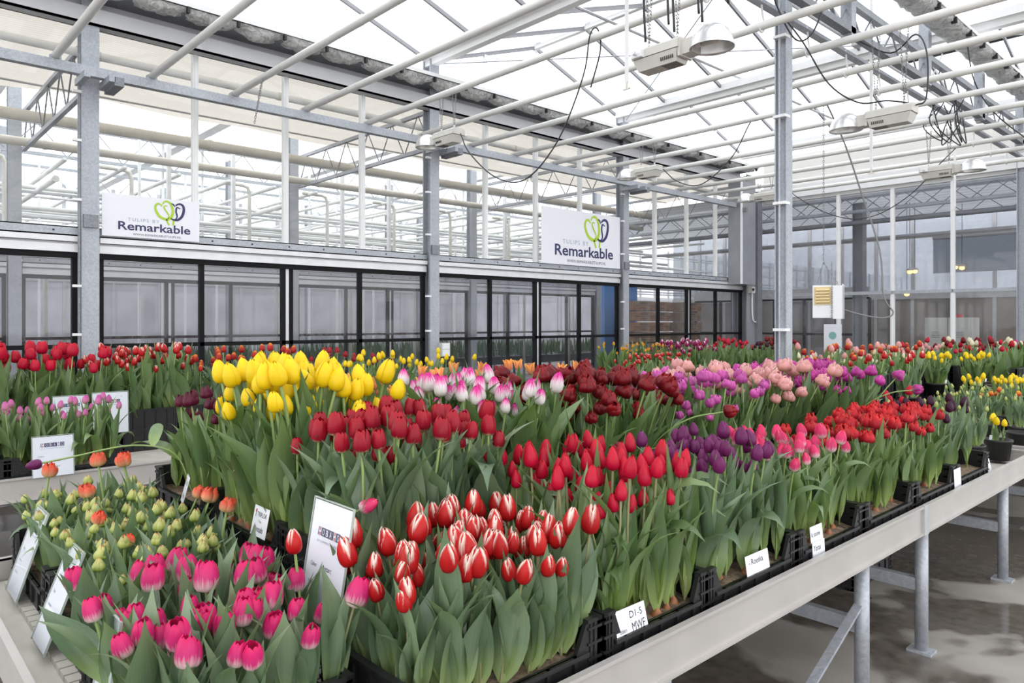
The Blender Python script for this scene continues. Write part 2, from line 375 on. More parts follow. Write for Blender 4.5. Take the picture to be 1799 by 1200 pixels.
# half-open roof vents (frames hinged at the ridge)
vent_m = MB()
for a, b in (((0,0,0),(2.0,0,0)), ((0,1.0,.06),(2.0,1.0,.06)), ((0,0,0),(0,1.0,.06)), ((1,0,0),(1,1.0,.06)), ((2,0,0),(2,1.0,.06))): vent_m.bar(a, b, .05, .04)
vent_m = vent_m.mesh('vent_frame', M['alu'])
seal_m = MB().box((0,.98,.02),(2.0,1.03,.05)).mesh('seal_strip', M['black_frame'])
vg = MB(); vg.v = [(.03,.03,.01),(1.97,.03,.01),(1.97,.97,.06),(.03,.97,.06)]; vg.f = [(0,1,2,3)]; vg = vg.mesh('pane', M['glass_roof'])
for (x, y) in ((-4.9, 3.76), (-4.6, 7.76), (-2.0, 7.76), (-4.3, 11.76), (-1.4, 11.76)):
    t = mk('vent_frame', vent_m, roof, (x, y, RZ+.05)); mk('pane', vg, t); mk('seal_strip', seal_m, t)
    MB().tube([(x+.5, y+1.0, RZ+.09), (x+.5, y+.55, RZ-.35)], .012, 6).obj('vent_rod', M['alu_dull'], roof)
# wind bracing rods
for p, q in (((-7.7,5.72,5.0),(-3.0,9.72,5.0)), ((-3.0,5.72,5.0),(-7.7,9.72,5.0)), ((-2.8,9.72,5.0),(2,13.7,5.0))):
    MB().tube([p, q], .008, 5).obj('bracing_rod', M['galv'], roof)

# ------------------------------------------------------------------ glass walls along Y
win_no = [0]
pane_cache = {}
def ypane(w, h, m):                # pane in the YZ plane, 8 mm thick
    k = (round(w,3), round(h,3), m.name)
    if k not in pane_cache:
        b = MB(); b.v = [(0,0,0),(0,w,0),(0,w,h),(0,0,h)]; b.f = [(0,1,2,3)]
        pane_cache[k] = b.mesh('pane', m)
    return pane_cache[k]
def xpane(w, h, m):
    k = ('x', round(w,3), round(h,3), m.name)
    if k not in pane_cache:
        b = MB(); b.v = [(0,0,0),(w,0,0),(w,0,h),(0,0,h)]; b.f = [(0,1,2,3)]
        pane_cache[k] = b.mesh('pane', m)
    return pane_cache[k]
mull_m = MB().box((-.035,-.028,2.50),(.03,.028,4.46)).box((.03,-.012,2.50),(.04,.012,4.46)).mesh('mullion', M['white'])
def glass_wall(x, name, bays, first, label, gable=True, blind_bays=()):
    w = struct(name, (x,0,0), label)
    for b, (y0, y1) in enumerate(bays):
        a, c = y0+.09, y1-.09
        s = MB().box((-.02,a,2.42),(.1,c,2.43)).box((.085,a,2.42),(.10,c,2.505)).box((-.02,a,2.495),(.1,c,2.505)).obj('sill_beam', M['galv'], w)
        nb = MB()
        for q in range(9): 
            yy = a+.2+q*(c-a-.4)/8; nb.box((.1,yy-.008,2.455),(.104,yy+.008,2.471))
        nb.obj('bolt_row', M['ink'], s)
        MB().box((-.02,a,2.365),(.115,c,2.415)).obj('fascia_strip', M['alu'], w)
        MB().box((-.02,a,2.345),(.07,c,2.362)).obj('fascia_groove', M['alu_dull'], w)
        MB().box((-.02,a,2.268),(.095,c,2.342)).obj('fascia_strip', M['alu'], w)
        n = 4; st = (y1-y0)/n
        for i in range(1, n): mk('mullion', mull_m, w, (0, y0+i*st, 0))
        for i in range(n): mk('pane', ypane(st-.05, 1.93, M['glass']), w, (0, y0+i*st+.025, 2.51))
        win_no[0] += 1
        f = struct('window_%d' % win_no[0], (x,0,0), 'black framed glazed sliding doors in bay %d' % win_no[0])
        yb = [a+.02+(c-a-.04)*q/4 for q in range(5)]
        MB().box((.0,a,2.215),(.075,c,2.266)).obj('head_rail', M['black_frame'], f)
        MB().box((.0,a,.03),(.06,c,.1)).obj('bottom_rail', M['black_frame'], f)
        MB().box((.0,a,1.365),(.06,c,1.405)).obj('middle_rail', M['black_frame'], f)
        for q in range(5):
            if q == 2:
                for dy in (-.045, .045): MB().box((0,yb[q]+dy-.022,.1),(.06,yb[q]+dy+.022,2.215)).obj('stile', M['black_frame'], f)
                MB().box((.02,yb[q]-.02,.1),(.05,yb[q]+.02,2.215)).obj('meeting_strip', M['alu'], f)
            else: MB().box((0,yb[q]-.022,.1),(.06,yb[q]+.022,2.215)).obj('stile', M['black_frame'], f)
        for q in range(4):
            for z0, z1 in ((.1,1.365),(1.405,2.215)):
                mk('pane', ypane(yb[q+1]-yb[q]-.04, z1-z0, M['glass_low']), f, (.02, yb[q]+.02, z0))
    return w
bays = [(COLS_Y[i], COLS_Y[i+1]) for i in range(1, 5)]
wl = glass_wall(WX, 'wall_left', bays, 0, 'glass wall with white mullions beside the benches')
# gable glass above the gable beam
for i in range(1, 5):
    y0 = COLS_Y[i]
    for q in range(4):
        def zt(y): 
            return GZ + (RZ-GZ)*(1-abs(y-(y0+2))/2)
        b = MB(); ya, yc = y0+q+.03, y0+q+.97
        b.v = [(0,ya,4.75),(0,yc,4.75),(0,yc,zt(yc)),(0,ya,zt(ya))]; b.f = [(0,1,2,3)]
        b.obj('pane', M['glass'], wl)
        if q: MB().box((-.02,y0+q-.025,4.7),(.02,y0+q+.025,zt(y0+q))).obj('mullion', M['white'], wl)
# gable beam with the folded film on top
gb = struct('trim_1', (WX,0,0), 'grey gable beam under the folded insulating film')
MB().box((.02,-4,4.40),(.17,13.6,4.42)).box((.15,-4,4.40),(.17,13.6,4.56)).box((.02,-4,4.40),(.04,13.6,4.7)).obj('beam_web', M['beam_grey'], gb)
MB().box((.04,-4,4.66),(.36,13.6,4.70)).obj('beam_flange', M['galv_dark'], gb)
MB().box((.12,-4,4.70),(.46,13.6,4.725)).box((.44,-4,4.70),(.47,13.6,4.745)).obj('white_rail', M['white'], gb)
def film(parent, xc, z, y0, y1, half=.11, sag=.1, step=.5, seed=3):
    r = random.Random(seed); m = MB(); nx = 7; ny = int((y1-y0)/.0833)
    for i in range(ny+1):
        y = y0 + (y1-y0)*i/ny; ph = ((y-y0) % step)/step; s = sag*(.35+.65*math.sin(math.pi*ph)**.6)*r.uniform(.85,1.1)
        for q in range(nx):
            t = q/(nx-1); ang = math.pi*t
            m.v.append((xc+half*math.cos(ang)*(1+r.uniform(-.1,.1)), y+r.uniform(-.02,.02), z - s*math.sin(ang)**.8*r.uniform(.7,1.2)))
    for i in range(ny):
        for q in range(nx-1): m.f.append((i*nx+q, i*nx+q+1, (i+1)*nx+q+1, (i+1)*nx+q))
    return m
fo = film(gb, .33, 4.7, -4, 13.5).obj('insulating_film', M['film'], None, True, loc=(WX,0,0))
tag(fo, 'crinkled insulating film bagged along the top of the left glass wall', 'film')
cl = MB()
for i in range(36): cl.box((.43,-4+i*.5-.012,4.64),(.475,-4+i*.5+.012,4.70))
cl.obj('film_clip', M['ink'], gb)

# ------------------------------------------------------------------ steel columns
def i_section(w, d, z0, z1, t=.012):
    return MB().box((-d/2,-w/2,z0),(-d/2+t,w/2,z1)).box((d/2-t,-w/2,z0),(d/2,w/2,z1)).box((-d/2+t,-.008,z0),(d/2-t,.008,z1))
colm = i_section(.15, .16, 0, GZ).mesh('steel_column', M['galv'])
clipm = MB().box((0,-.02,-.012),(.04,.05,.012)).mesh('conduit_clip', M['white'])
base_m = MB().box((-.14,-.14,0),(.14,.14,.015)).mesh('base_plate', M['galv'])
names = ['outside the left edge of the view','beside the smaller sign','between the two signs','right of the larger sign']
for i in range(2, 5):
    y = COLS_Y[i]
    t = thing('steel_column', 'galvanised steel wall column %s' % names[i-1], 'column', (WX+.07, y, 0))
    mk('shaft', colm, t); mk('base_plate', base_m, t)
    c = MB().tube([(.09,-.095,.0),(.09,-.095,4.1)], .012, 6).obj('conduit', M['galv_dark'], t)
    for z in (1.5, 1.95, 2.75, 3.3, 3.75): mk('conduit_clip', clipm, c, (.075, -.13, z))
    MB().box((.08,-.06,2.5),(.11,.06,2.62)).obj('sill_bracket', M['galv_dark'], t)
    MB().bar((.05,.1,3.84),(.42,.1,3.84),.05,.06).bar((.05,-.1,3.84),(.42,-.1,3.84),.05,.06).obj('beam_bracket', M['galv'], t)
    if i == 3:
        b = MB().box((.08,.06,1.16),(.15,.2,1.34)).obj('switch_box', M['lamp_grey'], t); MB().box((.15,.075,1.26),(.158,.185,1.33)).box((.15,.075,1.17),(.158,.185,1.25)).obj('cover', M['boxwhite'], b)
# free standing column by the benches, under the lattice girder
t = thing('steel_column', 'tall free-standing galvanised column rising between the pink tulips and the far tulips', 'column', (-3.0, 5.95, 0))
i_section(.1, .11, 0, GZ, .01).obj('shaft', M['galv'], t); mk('base_plate', base_m, t)
c = MB().tube([(.0,-.07,.9),(.0,-.07,4.9)], .011, 6).obj('conduit', M['galv'], t)
for z in (1.55, 2.63, 3.37, 4.05): mk('conduit_clip', MB().box((-.05,-.09,-.012),(.06,.0,.012)).mesh('conduit_clip', M['white']), c, (0, 0, z))
# ledger beam carrying the pipe ends
lb = thing('ledger_beam', 'long galvanised box beam on brackets in front of the left glass wall', 'beam', (0,0,0))
MB().box((-7.58,-4,3.87),(-7.50,12.95,3.96)).obj('beam', M['galv'], lb)
for y in (1.72,5.72,9.72,12.9):
    MB().box((-7.70,y+.12,3.78),(-7.34,y+.2,3.86)).obj('bracket', M['galv_dark'], lb)
# heating pipes across the compartment
pm = MB().tube([(-7.56,0,0),(4.6,0,0)], .034, 12).mesh('pipe', M['pipe'], True)
hook = MB().tube(spline([(0,0,.22),(0,.02,.12),(0,.05,.03),(0,.045,-.02),(0,0,-.045),(0,-.045,-.01)]), .008, 6).mesh('pipe_hook', M['white'], True)
capm = MB().tube([(-7.62,0,0),(-7.54,0,0)], .036, 12).mesh('end_cap', M['cream'])
NP = 17
PY = [-.2+.805*i for i in range(NP)]
for i, y in enumerate(PY):
    t = thing('heating_pipe', 'white heating pipe overhead, %s of the row counted from the left edge' % ordinal(max(0,i-1)), 'pipe', (0,y,3.995), group='overhead heating pipes')
    mk('pipe', pm, t); mk('end_cap', capm, t); mk('pipe_hook', hook, t, (-2.93,0,0)); mk('pipe_clamp', MB().box((-7.56,-.045,-.04),(-7.52,.045,.005)).mesh('pipe_clamp', M['galv']), t)

# ------------------------------------------------------------------ lattice girder over the bench
g = thing('lattice_girder', 'galvanised lattice girder running under the roof above the bench', 'girder', (-2.85,0,0))
MB().box((-.12,-2,4.17),(-.115,13.9,4.26)).box((-.12,-2,4.17),(-.05,13.9,4.176)).obj('perforated_chord', M['galv'], g)
pf = MB()
for i in range(150): pf.box((-.123,-1.9+i*.105,4.205),(-.1195,-1.9+i*.105+.06,4.225))
pf.obj('chord_slots', M['white'], g)
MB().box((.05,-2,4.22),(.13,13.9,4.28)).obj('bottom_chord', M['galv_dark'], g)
MB().box((.05,-2,4.50),(.11,13.9,4.56)).obj('top_chord', M['galv'], g)
for i in range(32):
    y = -2+i*.5
    MB().tube([(.08,y,4.26),(.08,y+.25,4.52),(.08,y+.5,4.26)], .009, 5).obj('web_rod', M['galv_dark'], g)
for i in range(8):
    y = -1.28+i*2
    MB().box((.03,y-.05,4.2),(.13,y+.05,5.05)).obj('post', M['galv'], g)
    MB().box((-.1,y+.5,4.30),(.0,y+.6,4.36)).obj('cable_box', M['lamp_grey'], g)
MB().box((.16,-2,4.78),(.44,13.9,4.80)).box((.42,-2,4.78),(.45,13.9,4.815)).obj('white_rail', M['white'], g)
fo = film(None, .3, 4.78, -2, 13.8, .14, .085, .5, 5).obj('insulating_film', M['film'], None, True, loc=(-2.85,0,0))
tag(fo, 'crinkled insulating film bagged along the lattice girder above the bench', 'film')
cl = MB()
for i in range(32): cl.box((.40,-2+i*.5-.014,4.72),(.455,-2+i*.5+.014,4.78))
cl.obj('film_clip', M['ink'], g)
# motor box above
t = thing('screen_motor', 'dark geared screen motor mounted above the lattice girder', 'motor', (-2.15, 8.15, 4.93))
MB().box((-.14,-.12,0),(.14,.12,.2)).obj('gearbox', M['lamp_dark'], t); MB().tube([(-.14,0,.1),(-.3,0,.1)], .07, 12).obj('motor_body', M['galv_dark'], t, True)
MB().box((-.02,-.02,.2),(.02,.02,.75)).obj('mount', M['galv'], t)

# ------------------------------------------------------------------ corner: big covers where the two glass walls meet
t = thing('duct_cover', 'wide grey sheet steel box cover hanging high in the far corner', 'duct', (WX+.12, 13.0, 0))
MB().box((0,0,2.36),(.28,.56,4.4)).obj('cover', M['steel_cover'], t); MB().box((.28,-.03,2.36),(.30,.03,4.4)).obj('edge_strip', M['white'], t)
t = thing('corner_column', 'thick grey steel corner column where the glass walls meet', 'column', (WX+.05, 13.72, 0))
i_section(.34, .34, 0, 4.62, .02).obj('shaft', M['steel_cover'], t)
MB().box((.16,.14,0),(.24,.32,4.3)).obj('dark_flange', M['galv_dark'], t)
b = MB().box((.17,-.12,2.2),(.25,.02,2.33)).obj('junction_box', M['lamp_grey'], t); MB().tube([(.26,-.09,2.27),(.275,-.09,2.27)], .03, 10).obj('knob', M['ink'], b)
MB().tube(spline([(.2,-.02,2.2),(.2,-.02,1.9),(.2,.0,1.7),(.2,.06,1.62),(.2,.16,1.61)]), .014, 6).obj('conduit', M['white'], t)

# ------------------------------------------------------------------ back glass wall along X
wb = struct('wall_back', (0,YB,0), 'glass wall at the far end with white mullions')
MB().box((-7.6,-.03,4.06),(3,.07,4.12)).box((-7.6,-.13,4.12),(3,-.03,4.36)).obj('head_beam', M['white'], wb)
MB().box((-7.6,.0,4.36),(3,.02,5.0)).obj('upper_panel', mat('pale_upper_panel', (.82,.8,.77), .5), wb)
MB().box((-7.55,-.05,2.125),(3,.03,2.185)).obj('rail', M['galv'], wb)
mb_m = MB().box((-.032,-.04,0),(.032,.03,4.08)).box((-.01,-.05,0),(.01,-.04,4.08)).mesh('mullion', M['white'])
for i in range(11): 
    x = -7.02+.985*i
    if abs(x+3.08) > .1: mk('mullion', mb_m, wb, (x,0,0))
    for z0, z1 in ((.05,2.12),(2.19,4.06)): mk('pane', xpane(.93, z1-z0, M['glass_low'] if z0 > 1 else M['glass']), wb, (x-.985+.03, .01, z0))
t = thing('steel_column', 'galvanised column at the right edge of the far glass wall', 'column', (-3.03, YB-.06, 0))
i_section(.16,.16,0,4.4).obj('shaft', M['galv'], t); mk('base_plate', base_m, t)
# ------------------------------------------------------------------ corridor behind the left wall
W2 = -11.83
glass_wall(W2, 'wall_corridor', bays, 0, 'second glass wall on the far side of the corridor')
for i in range(1, 6):
    t = thing('steel_column', 'grey corridor column standing in the second glass wall', 'column', (W2+.07, COLS_Y[i], 0), group='corridor columns')
    mk('shaft', colm, t); mk('base_plate', base_m, t)
sc = MB(); ny = 40
for i in range(ny+1):
    y = -5+20.2*i/ny
    for q in range(7):
        x = -8.0-3.1*q/6; sc.v.append((x, y, 4.62 - .02*math.sin(q*2.1+i*.7) + .03*math.cos(i*1.3)))
for i in range(ny):
    for q in range(6): sc.f.append((i*7+q, i*7+q+1, (i+1)*7+q+1, (i+1)*7+q))
so = sc.obj('shade_screen', M['screen'], None, True); tag(so, 'closed cream shade screen stretched above the corridor', 'shade screen')
for x in (-8.9, -9.8, -10.6):
    t = MB().tube([(x,-5,4.55),(x,15,4.55)], .014, 6).obj('screen_wire_tube', M['alu_dull']); tag(t, 'thin grey support tube under the cream shade screen', 'tube', 'screen support tubes')
def truss(name, p, q, h, n, label, cat='girder', group=None, m=None):
    m = m or M['galv']; t = thing(name, label, cat, group=group); p = Vector(p); q = Vector(q); up = Vector((0,0,h))
    MB().bar(p, q, .05, .05).obj('bottom_chord', m, t); MB().bar(p+up, q+up, .05, .05).obj('top_chord', m, t)
    for i in range(n):
        a = p.lerp(q, i/n); b = p.lerp(q, (i+.5)/n)+up; c = p.lerp(q, (i+1)/n)
        MB().tube([a, b, c], .009, 5).obj('web_rod', M['galv_dark'], t)
    return t
for y in COLS_Y[1:]:
    truss('corridor_truss', (WX-.05,y+.1,3.95), (W2+.1,y+.1,3.95), .5, 6, 'lattice truss crossing above the corridor', group='corridor trusses')
def longpipe(name, x, z, r, m, label, y0=-5, y1=15, group=None):
    t = thing(name, label, 'pipe', (x,0,z), group=group)
    MB().tube([(0,y0,0),(0,y1,0)], r, 12).obj('pipe', m, t, True)
    for y in range(int(y0)+1, int(y1), 2): MB().tube([(0,y-.02,0),(0,y+.02,0)], r*1.12, 12).obj('pipe_collar', M['cream'], t)
    return t
longpipe('header_pipe', -10.9, 4.22, .075, M['cream'], 'thick cream header pipe running high along the corridor', group='corridor header pipes')
longpipe('header_pipe', -11.35, 3.98, .06, M['cream'], 'second cream header pipe low beside the second glass wall')
longpipe('screen_tube', -8.6, 4.42, .045, M['pipe'], 'white screen drive tube just behind the left glass wall')
# blue partition and stacked wooden crates in the corridor
bp = thing('blue_partition', 'blue painted partition panel behind the glass right of the larger sign', 'partition', (-9.85, 11.65, 0))
MB().box((0,0,0),(.08,1.1,2.42)).obj('panel', M['blue'], bp); MB().box((-.9,1.05,0),(0,1.1,2.42)).obj('return_panel', M['blue'], bp)
def wood_crate(loc, label, rz=0):
    t = thing('wooden_crate', label, 'crate', loc, rz, 'stacked wooden crates')
    for z in (.012, .104):
        MB().box((.0,-.33,z),(.018,.33,z+.082)).obj('plank', M['wood'] if R.random()<.6 else M['wood2'], t)
        MB().box((-.43,-.33,z),(-.412,.33,z+.082)).obj('plank', M['wood'], t)
    MB().box((-.412,-.33,.012),(0,-.312,.186)).obj('end_board', M['wood2'], t); MB().box((-.412,.312,.012),(0,.33,.186)).obj('end_board', M['wood2'], t)
    MB().box((-.42,-.32,0),(.01,.32,.012)).obj('bottom_board', M['wood2'], t)
    st = MB()
    for q in range(7):
        y = -.12+q*.035; st.box((.0185,y,.13),(.0195,y+R.uniform(.012,.024),.158)); st.box((.0185,y,.04),(.0195,y+R.uniform(.012,.024),.066))
    st.obj('stencil_mark', M['ink'], t)
    return t
stk = ['left','middle','right']
for s, (y, dx) in enumerate(((11.35,.05),(12.07,-.08),(12.98,.06))):
    for k in range(10):
        wood_crate((-8.6+dx+R.uniform(-.02,.02), y, .203*k), 'brown wooden crate, %s from the floor in the %s stack behind the glass' % (ordinal(k), stk[s]), R.uniform(-.03,.03))
# ------------------------------------------------------------------ compartment beyond the corridor
for i in range(1, 6):
    for x in (-15.5, -19.8):
        t = thing('steel_column', 'distant grey column in the compartment beyond the corridor', 'column', (x, COLS_Y[i]+.4, 0), group='distant columns')
        mk('shaft', colm, t)
for k, (x, z) in enumerate(((-12.7,3.3),(-13.2,2.85),(-13.6,3.75),(-14.3,3.1),(-15.0,3.55),(-15.6,2.7),(-16.4,3.3),(-17.2,3.9),(-18.2,3.0),(-19,3.5))):
    t = MB().tube([(x,-5,z),(x,18,z)], .035, 8).obj('heating_pipe', M['pipe'], None, True); tag(t, 'white heating pipe seen through two glass walls', 'pipe', 'distant lengthwise pipes')
for k in range(18):
    y = -3+k*1.1+R.uniform(-.2,.2); z = R.choice((3.0,3.4,3.7,4.1))
    t = thing('heating_pipe', 'white pipe crossing the distant compartment beyond the corridor', 'pipe', (0,y,z), group='distant crossing pipes')
    MB().tube([(-12.3,0,0),(-20,0,0)], .04, 8).obj('pipe', M['pipe'], t, True)
    MB().tube([(-12.34,0,0),(-12.26,0,0)], .05, 8).obj('end_cap', M['cream'], t)
rq = random.Random(21)
for k in range(34):
    x = -12.6-rq.random()*7; z = rq.choice((2.62,2.8,3.0,3.15,3.35,3.5,3.7,3.9,4.1)) + rq.uniform(-.05,.05); r_ = rq.choice((.015,.02,.03))
    t = MB().tube([(x,-5,z),(x,30,z)], r_, 6).obj('rail_pipe', M[rq.choice(('white','pipe','alu_dull','galv'))], None, True); tag(t, 'thin pale rail running lengthwise behind the second glass wall', 'rail', 'distant rails')
for k in range(30):
    y = -4+k*.8
    t = MB().tube([(-12.2,y,3.98),(-20.2,y,3.98)], .034, 8).obj('heating_pipe', M['pipe'], None, True); tag(t, 'high white pipe crossing the compartment beyond the corridor', 'pipe', 'distant high pipes')
for k in range(8):
    y = 1.9+k*1.55+R.uniform(-.3,.3)
    t = MB().tube([(-12.5,y-.5,4.0),(-12.5,y-.12,4.0),(-12.5,y-.03,3.97),(-12.5,y,3.88),(-12.5,y,2.92),(-12.5,y+.03,2.83),(-12.5,y+.12,2.8),(-12.5,y+.4,2.8),(-12.5,y+.48,2.77),(-12.5,y+.5,2.7),(-12.5,y+.5,0)], .032, 8).obj('down_pipe', M['cream'], None, True); tag(t, 'cream bent down pipe behind the second glass wall', 'pipe', 'bent down pipes')
for k in range(26):
    x = R.choice((-12.9,-14,-15.2,-17)); y = -2+k*.7
    t = MB().box((x-.02,y-.02,0),(x+.02,y+.02,5)).obj('hanger_post', M['white']); tag(t, 'white hanger post in the distant compartment', 'post', 'distant hanger posts')
for k, x in enumerate((-13.9, -17.8)):
    truss('distant_truss', (x,-4,4.35), (x,18,4.35), .5, 26, 'long lattice girder in the compartment beyond the corridor', group='distant girders')
for k, y in enumerate((-1.5, 1.7, 5.0, 8.3, 11.6, 15)):
    t = thing('roof_bar_set', 'white roof gutter over the distant compartment', 'gutter', (0,y,5.1), group='distant gutters')
    MB().box((-24,-.1,0),(-12,.1,.1)).obj('gutter', M['white'], t)
    for q in range(10): MB().bar((-12.4-q*1.1,0,.05),(-12.4-q*1.1,1.65,.75),.03,.05).obj('glazing_bar', M['white'], t)
# far wall of that compartment
fw = struct('wall_far', (-20.6,0,0), 'pale far wall seen through the glass')
MB().box((-.1,-8,0),(0,60,2.6)).obj('plinth', mat('pale_grey_panel', (.47,.47,.5), .7, noise=.25, scale=1.1), fw)
MB().box((-.1,-8,2.6),(0.02,60,2.75)).obj('rail', M['alu_dull'], fw)
for q in range(58): MB().box((-.05,-7+q*1.1,1.15),(.03,-6.93+q*1.1,5)).obj('mullion', M['alu_dull'], fw)
gp = MB(); gp.v = [(-.02,-8,2.75),(-.02,60,2.75),(-.02,60,5),(-.02,-8,5)]; gp.f = [(0,1,2,3)]
gp.obj('pane', glassmat('milky_far_glass', (.75,.76,.78), .35), fw)
# rows of plants on tables beyond the corridor (uncountable from here)
pl = MB(); rr = random.Random(4)
for i in range(2600):
    x = rr.choice((-13.2,-14.6,-16.4)) + rr.uniform(-.55,.55); y = rr.uniform(-2,17); h = rr.uniform(.25,.45); a = rr.uniform(0,6.28); w = .03
    dx, dy = math.cos(a)*w, math.sin(a)*w; lx, ly = rr.uniform(-.08,.08), rr.uniform(-.08,.08); n = len(pl.v)
    pl.v += [(x-dx,y-dy,.8),(x+dx,y+dy,.8),(x+lx,y+ly,.8+h)]; pl.f.append((n,n+1,n+2))
po = pl.obj('distant_plants', M['far_plants']); po['kind'] = 'stuff'; tag(po, 'green potted bulb plants on tables beyond the corridor', 'plants')
for x in (-13.2,-14.6,-16.4):
    t = thing('far_table', 'dark plant table beyond the corridor', 'table', (x,0,0), group='tables beyond the corridor')
    MB().box((-.6,-2,.62),(.6,17,.8)).obj('table_top', M['pot'], t)
    for y in range(-1,17,3): MB().box((-.5,y,0),(-.45,y+.05,.62)).box((.45,y,0),(.5,y+.05,.62)).obj('leg', M['galv_dark'], t)
# ------------------------------------------------------------------ room behind the back wall
ss = MB(); 
for i in range(7):
    y = 14.5+i*.75
    ss.v += [(-14,y,4.35),(2,y,4.35),(2,y+.375,4.22),(-14,y+.375,4.22)] ; n = i*4; ss.f.append((n,n+1,n+2,n+3))
    if i: ss.f.append((n-1,n-2,n+1,n))
so = ss.obj('energy_screen', M['silver']); tag(so, 'pleated silver energy screen above the room behind the far wall', 'shade screen')
for y, z in ((14.9,3.82),(15.9,3.95),(17.5,3.9)):
    truss('rear_truss', (-13,y,z), (2,y,z), .3, 20, 'lattice girder above the room behind the far wall', group='rear girders')
for y, z, m in ((15.2,3.62,'galv_dark'),(16.4,3.8,'galv_dark'),(17.2,3.5,'alu_dull'),(18.4,3.6,'pipe')):
    t = MB().tube([(-13,y,z),(2,y,z)], .04, 8).obj('rear_pipe', M[m], None, True); tag(t, 'grey pipe crossing the room behind the far wall', 'pipe', 'rear pipes')
for x, y in ((-6.6,16.6),(-3.6,17.4),(-9.6,16.6),(-1.2,17.4)):
    t = thing('steel_column', 'dark grey column in the room behind the far wall', 'column', (x,y,0), group='rear columns')
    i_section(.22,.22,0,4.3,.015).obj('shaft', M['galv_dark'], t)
rw = struct('wall_rear', (0,20.2,0), 'rear glazed wall seen through the far glass wall')
for q in range(18):
    x = -13+q*.9; MB().box((x-.04,-.04,0),(x+.04,.04,4.3)).obj('mullion', M['alu_dull'], rw)
MB().box((-14,-.05,2.2),(3,.05,2.34)).obj('rail', M['alu_dull'], rw); MB().box((-14,-.03,0),(3,.03,2.2)).obj('plinth', mat('brown_grey_panel', (.24,.205,.18), .7, noise=.4, scale=1.3), rw)
MB().box((-14,0,1.0),(3,.01,4.3)).obj('pane', glassmat('frosted_rear_glass', (.55,.57,.6), .3), rw)
bl = MB()
t = thing('roller_blind', 'blue grey roller blind half lowered behind the far glass wall', 'blind', (-5.6,18.8,0))
MB().box((-.2,0,2.75),(4.5,.02,3.55)).obj('blind_cloth', M['blind'], t); MB().tube([(-.2,0,3.58),(4.5,0,3.58)], .05, 10).obj('roller', M['alu'], t, True)
# lockers
for k in range(2):
    t = thing('locker', 'grey metal locker, %s of the pair behind the far glass wall' % ('left','right')[k], 'locker', (-5.12+.42*k, 16.1, 0), group='pair of lockers')
    MB().box((0,0,.08),(.41,.5,1.7)).obj('body', M['locker'], t); MB().box((.03,.02,0),(.38,.48,.08)).obj('plinth', M['galv_dark'], t)
    d = MB().box((.02,-.018,.1),(.39,-.002,1.68)).obj('door', M['locker'], t)
    for q in range(4): MB().box((.13,-.024,1.3+q*.035),(.28,-.018,1.312+q*.035)).obj('vent_slot', M['galv_dark'], d)
    MB().box((.34,-.03,.9),(.36,-.018,1.02)).obj('handle', M['galv_dark'], d)
t = thing('red_box', 'small red box lying on top of the lockers', 'box', (-4.55,16.3,1.7)); MB().box((-.05,-.03,0),(.05,.03,.05)).box((-.055,-.035,.05),(.055,.035,.062)).obj('carton', M['red_print'], t)
t = thing('dark_stack', 'dark stack of trays right of the lockers behind the glass', 'trays', (-4.0,16.6,0))
for q in range(9): MB().box((0,0,q*.11),(.4,.4,q*.11+.1)).obj('tray', M['galv_dark'], t)
# white poster on the glass and orange lamps
t = thing('wall_poster', 'white poster with a green drawing on the far glass wall', 'poster', (-6.12,YB-.07,1.02))
MB().box((-.17,-.01,0),(.17,.0,.55)).obj('sheet', M['card'], t)
p = MB().tube([(.0,-.012,.33),(.0,-.014,.33)], .075, 16).tube([(.02,-.012,.12),(.02,-.014,.12)], .05, 16).obj('drawing', mat('teal_print', (.25,.5,.45), .6), t)
oe = bpy.data.materials.new('orange_lamp_glow'); oe.use_nodes = True
oe.node_tree.nodes['Principled BSDF'].inputs['Emission Color'].default_value = (1,.5,.12,1); oe.node_tree.nodes['Principled BSDF'].inputs['Emission Strength'].default_value = 3
for k, (px, py) in enumerate(((1607,477),(1598,478),(1678,470),(1690,471),(1593,517))):
    t = thing('sodium_lamp', 'small glowing orange lamp far behind the back glass wall', 'lamp', at_depth(px,py,16.3), group='far orange lamps')
    MB().lathe([(.0,.05),(.045,.03),(.06,0),(.045,-.03),(0,-.045)], 10).obj('bulb', oe, t, True); MB().lathe([(.09,.03),(.06,.07),(.02,.09),(0,.09)], 10).obj('cap', M['lamp_grey'], t, True)
    MB().tube([(0,0,.09),(0,0,4.33-t.location.z)], .006, 5).obj('cord', M['cable'], t)

# black framed glazing at the end of the corridor, seen left of the lockers
fr = struct('window_%d' % (win_no[0]+1), (0,16.9,0), 'black framed window grid in the room behind the far wall')
for q in range(7):
    x = -11.0+q*.75; MB().box((x-.025,-.03,0),(x+.025,.03,2.15)).obj('stile', M['black_frame'], fr)
for z in (.05,1.3,2.12): MB().box((-11.0,-.03,z),(-6.5,.03,z+.05)).obj('rail', M['black_frame'], fr)
MB().box((-11.0,-.04,2.17),(-6.5,.04,2.4)).obj('fascia_strip', M['alu_dull'], fr)
for q in range(6): mk('pane', xpane(.7, 2.0, M['glass_low']), fr, (-10.975+q*.75, 0, .1))
